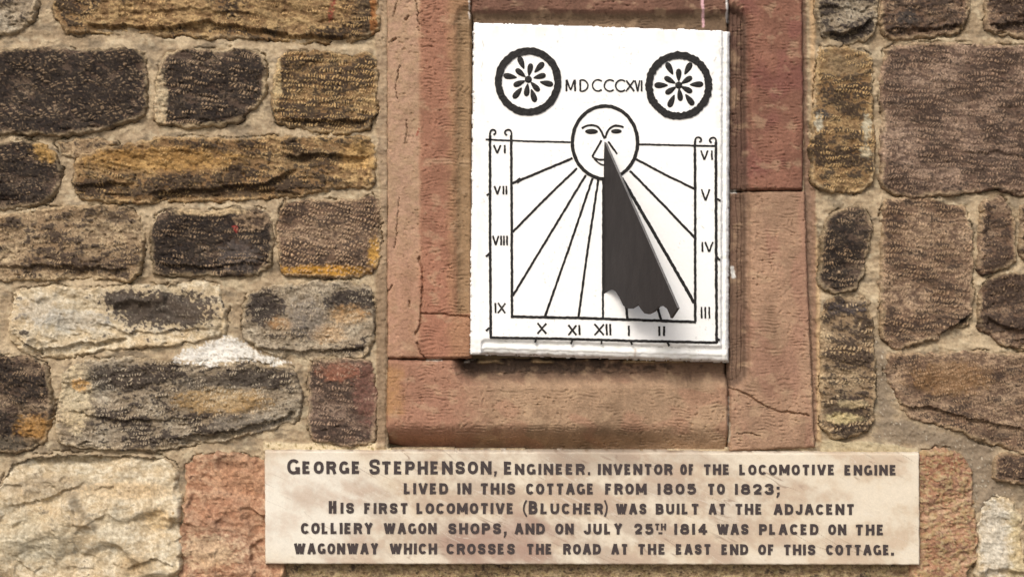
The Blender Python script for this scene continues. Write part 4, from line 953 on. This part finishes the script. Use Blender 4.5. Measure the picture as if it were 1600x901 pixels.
def word_glyphs(ps, txt, x0, x1, y0, y1, wt):
    """one word of bold capitals between x0 and x1, from cap line y0 to base line y1"""
    f = (DD - HP) / DD            # real size: the slab's own thickness taken out
    def put(p): return [(800 + (a - 800) * f, 450.5 + (b - 450.5) * f) for a, b in p]
    hgt = y1 - y0
    k = len(ps)
    if txt in ',;.-()':
        w = x1 - x0
        if txt == '.': ribbon(ps, put([(x0 - .2, (y0 + y1) / 2), (x1 + .2, (y0 + y1) / 2)]), 4.4, HP, 1.4, rag=.05)
        elif txt == '-': ribbon(ps, put([(x0, (y0 + y1) / 2), (x1, (y0 + y1) / 2)]), y1 - y0, HP, 1.4, rag=.05)
        elif txt == ',': ribbon(ps, put(smooth_line([(x1 - 2.2, y0), (x1 - 1.6, y0 + 4), (x0 + .6, y1)], 2)), 4.4, HP, 1.4, w1=1.8, rag=.05)
        elif txt == ';':
            ribbon(ps, put([(x0 + .2, y0 + 2), (x1 - .2, y0 + 2)]), 4.2, HP, 1.4, rag=.05)
            ribbon(ps, put(smooth_line([(x1 - 2.2, y1 - 8), (x1 - 1.6, y1 - 4.5), (x0 + .6, y1)], 2)), 4.4, HP, 1.45, w1=1.8, rag=.05)
        else:
            a, b = (x1 - 1, x0 + 1) if txt == '(' else (x0 + 1, x1 - 1)
            ribbon(ps, put(smooth_line([(a, y0), (b, y0 + hgt * .3), (b, y1 - hgt * .3), (a, y1)], 3)), 2.6, HP, 1.4, rag=.08)
        return
    ws = [GLYPHS[ch][0] * hgt for ch in txt]
    n = len(txt)
    gap = 0.0
    if n > 1:
        g0 = .16 * hgt
        sc = 1.0
        gap = (x1 - x0 - sum(ws)) / (n - 1)
        if gap < g0:
            sc = (x1 - x0 - g0 * (n - 1)) / sum(ws); gap = g0
        elif gap > .22 * hgt:
            sc = min(1.32, (x1 - x0 - .22 * hgt * (n - 1)) / sum(ws)); gap = (x1 - x0 - sc * sum(ws)) / (n - 1)
        ws = [w * sc for w in ws]
    else:
        ws = [x1 - x0]
    x = x0
    for gi, ch in enumerate(txt):
        hw = wt / 2
        wd = max(ws[gi] - wt, .01); ht = hgt - wt
        for si, (pts, cap) in enumerate(GLYPHS[ch][1]):
            P = np.array([(x + hw + a * wd, y1 - hw - b * ht) for a, b in pts], float)
            if cap == 's':
                d = (P[-1] - P[0]) / np.linalg.norm(P[-1] - P[0]); P = np.array([P[0] - d * hw, P[-1] + d * hw])
            # horizontal strokes a little thinner than stems
            d = P[-1] - P[0]
            w = wt * (.86 if abs(d[1]) < .2 * abs(d[0]) and len(P) == 2 else .93 if len(P) > 2 else 1.0)
            if len(P) == 2: P = np.array([P[0], (P[0] + P[1]) / 2, P[1]])
            ribbon(ps, put(P), w, HP, 1.25 + .05 * si + .013 * (gi % 3), closed=cap == 'c', rag=.04, seed=gi * 1.7 + si * .6 + x0 * .01, step=1.0)
        x += ws[gi] + gap

for li, words in enumerate(LINES):
    ps = []
    for (txt, x0, x1, y0, y1) in words:
        h_ = y1 - y0
        word_glyphs(ps, txt, x0, x1, y0, y1, max(2.2, min(5.0, .262 * h_)))
    flush('inscription_line', ps, M_lead, pq)

# ------------------------------------------------------------------ the pavement the cottage stands on
v = [(-60, -60, 0), (60, -60, 0), (60, 60, 0), (-60, 60, 0)]
me = mesh_from_arrays('pavement', np.array(v, float), np.array([(0, 1, 2, 3)]), smooth=False)
pv_ = link('pavement', me, M_pave)
pv_['kind'] = 'structure'
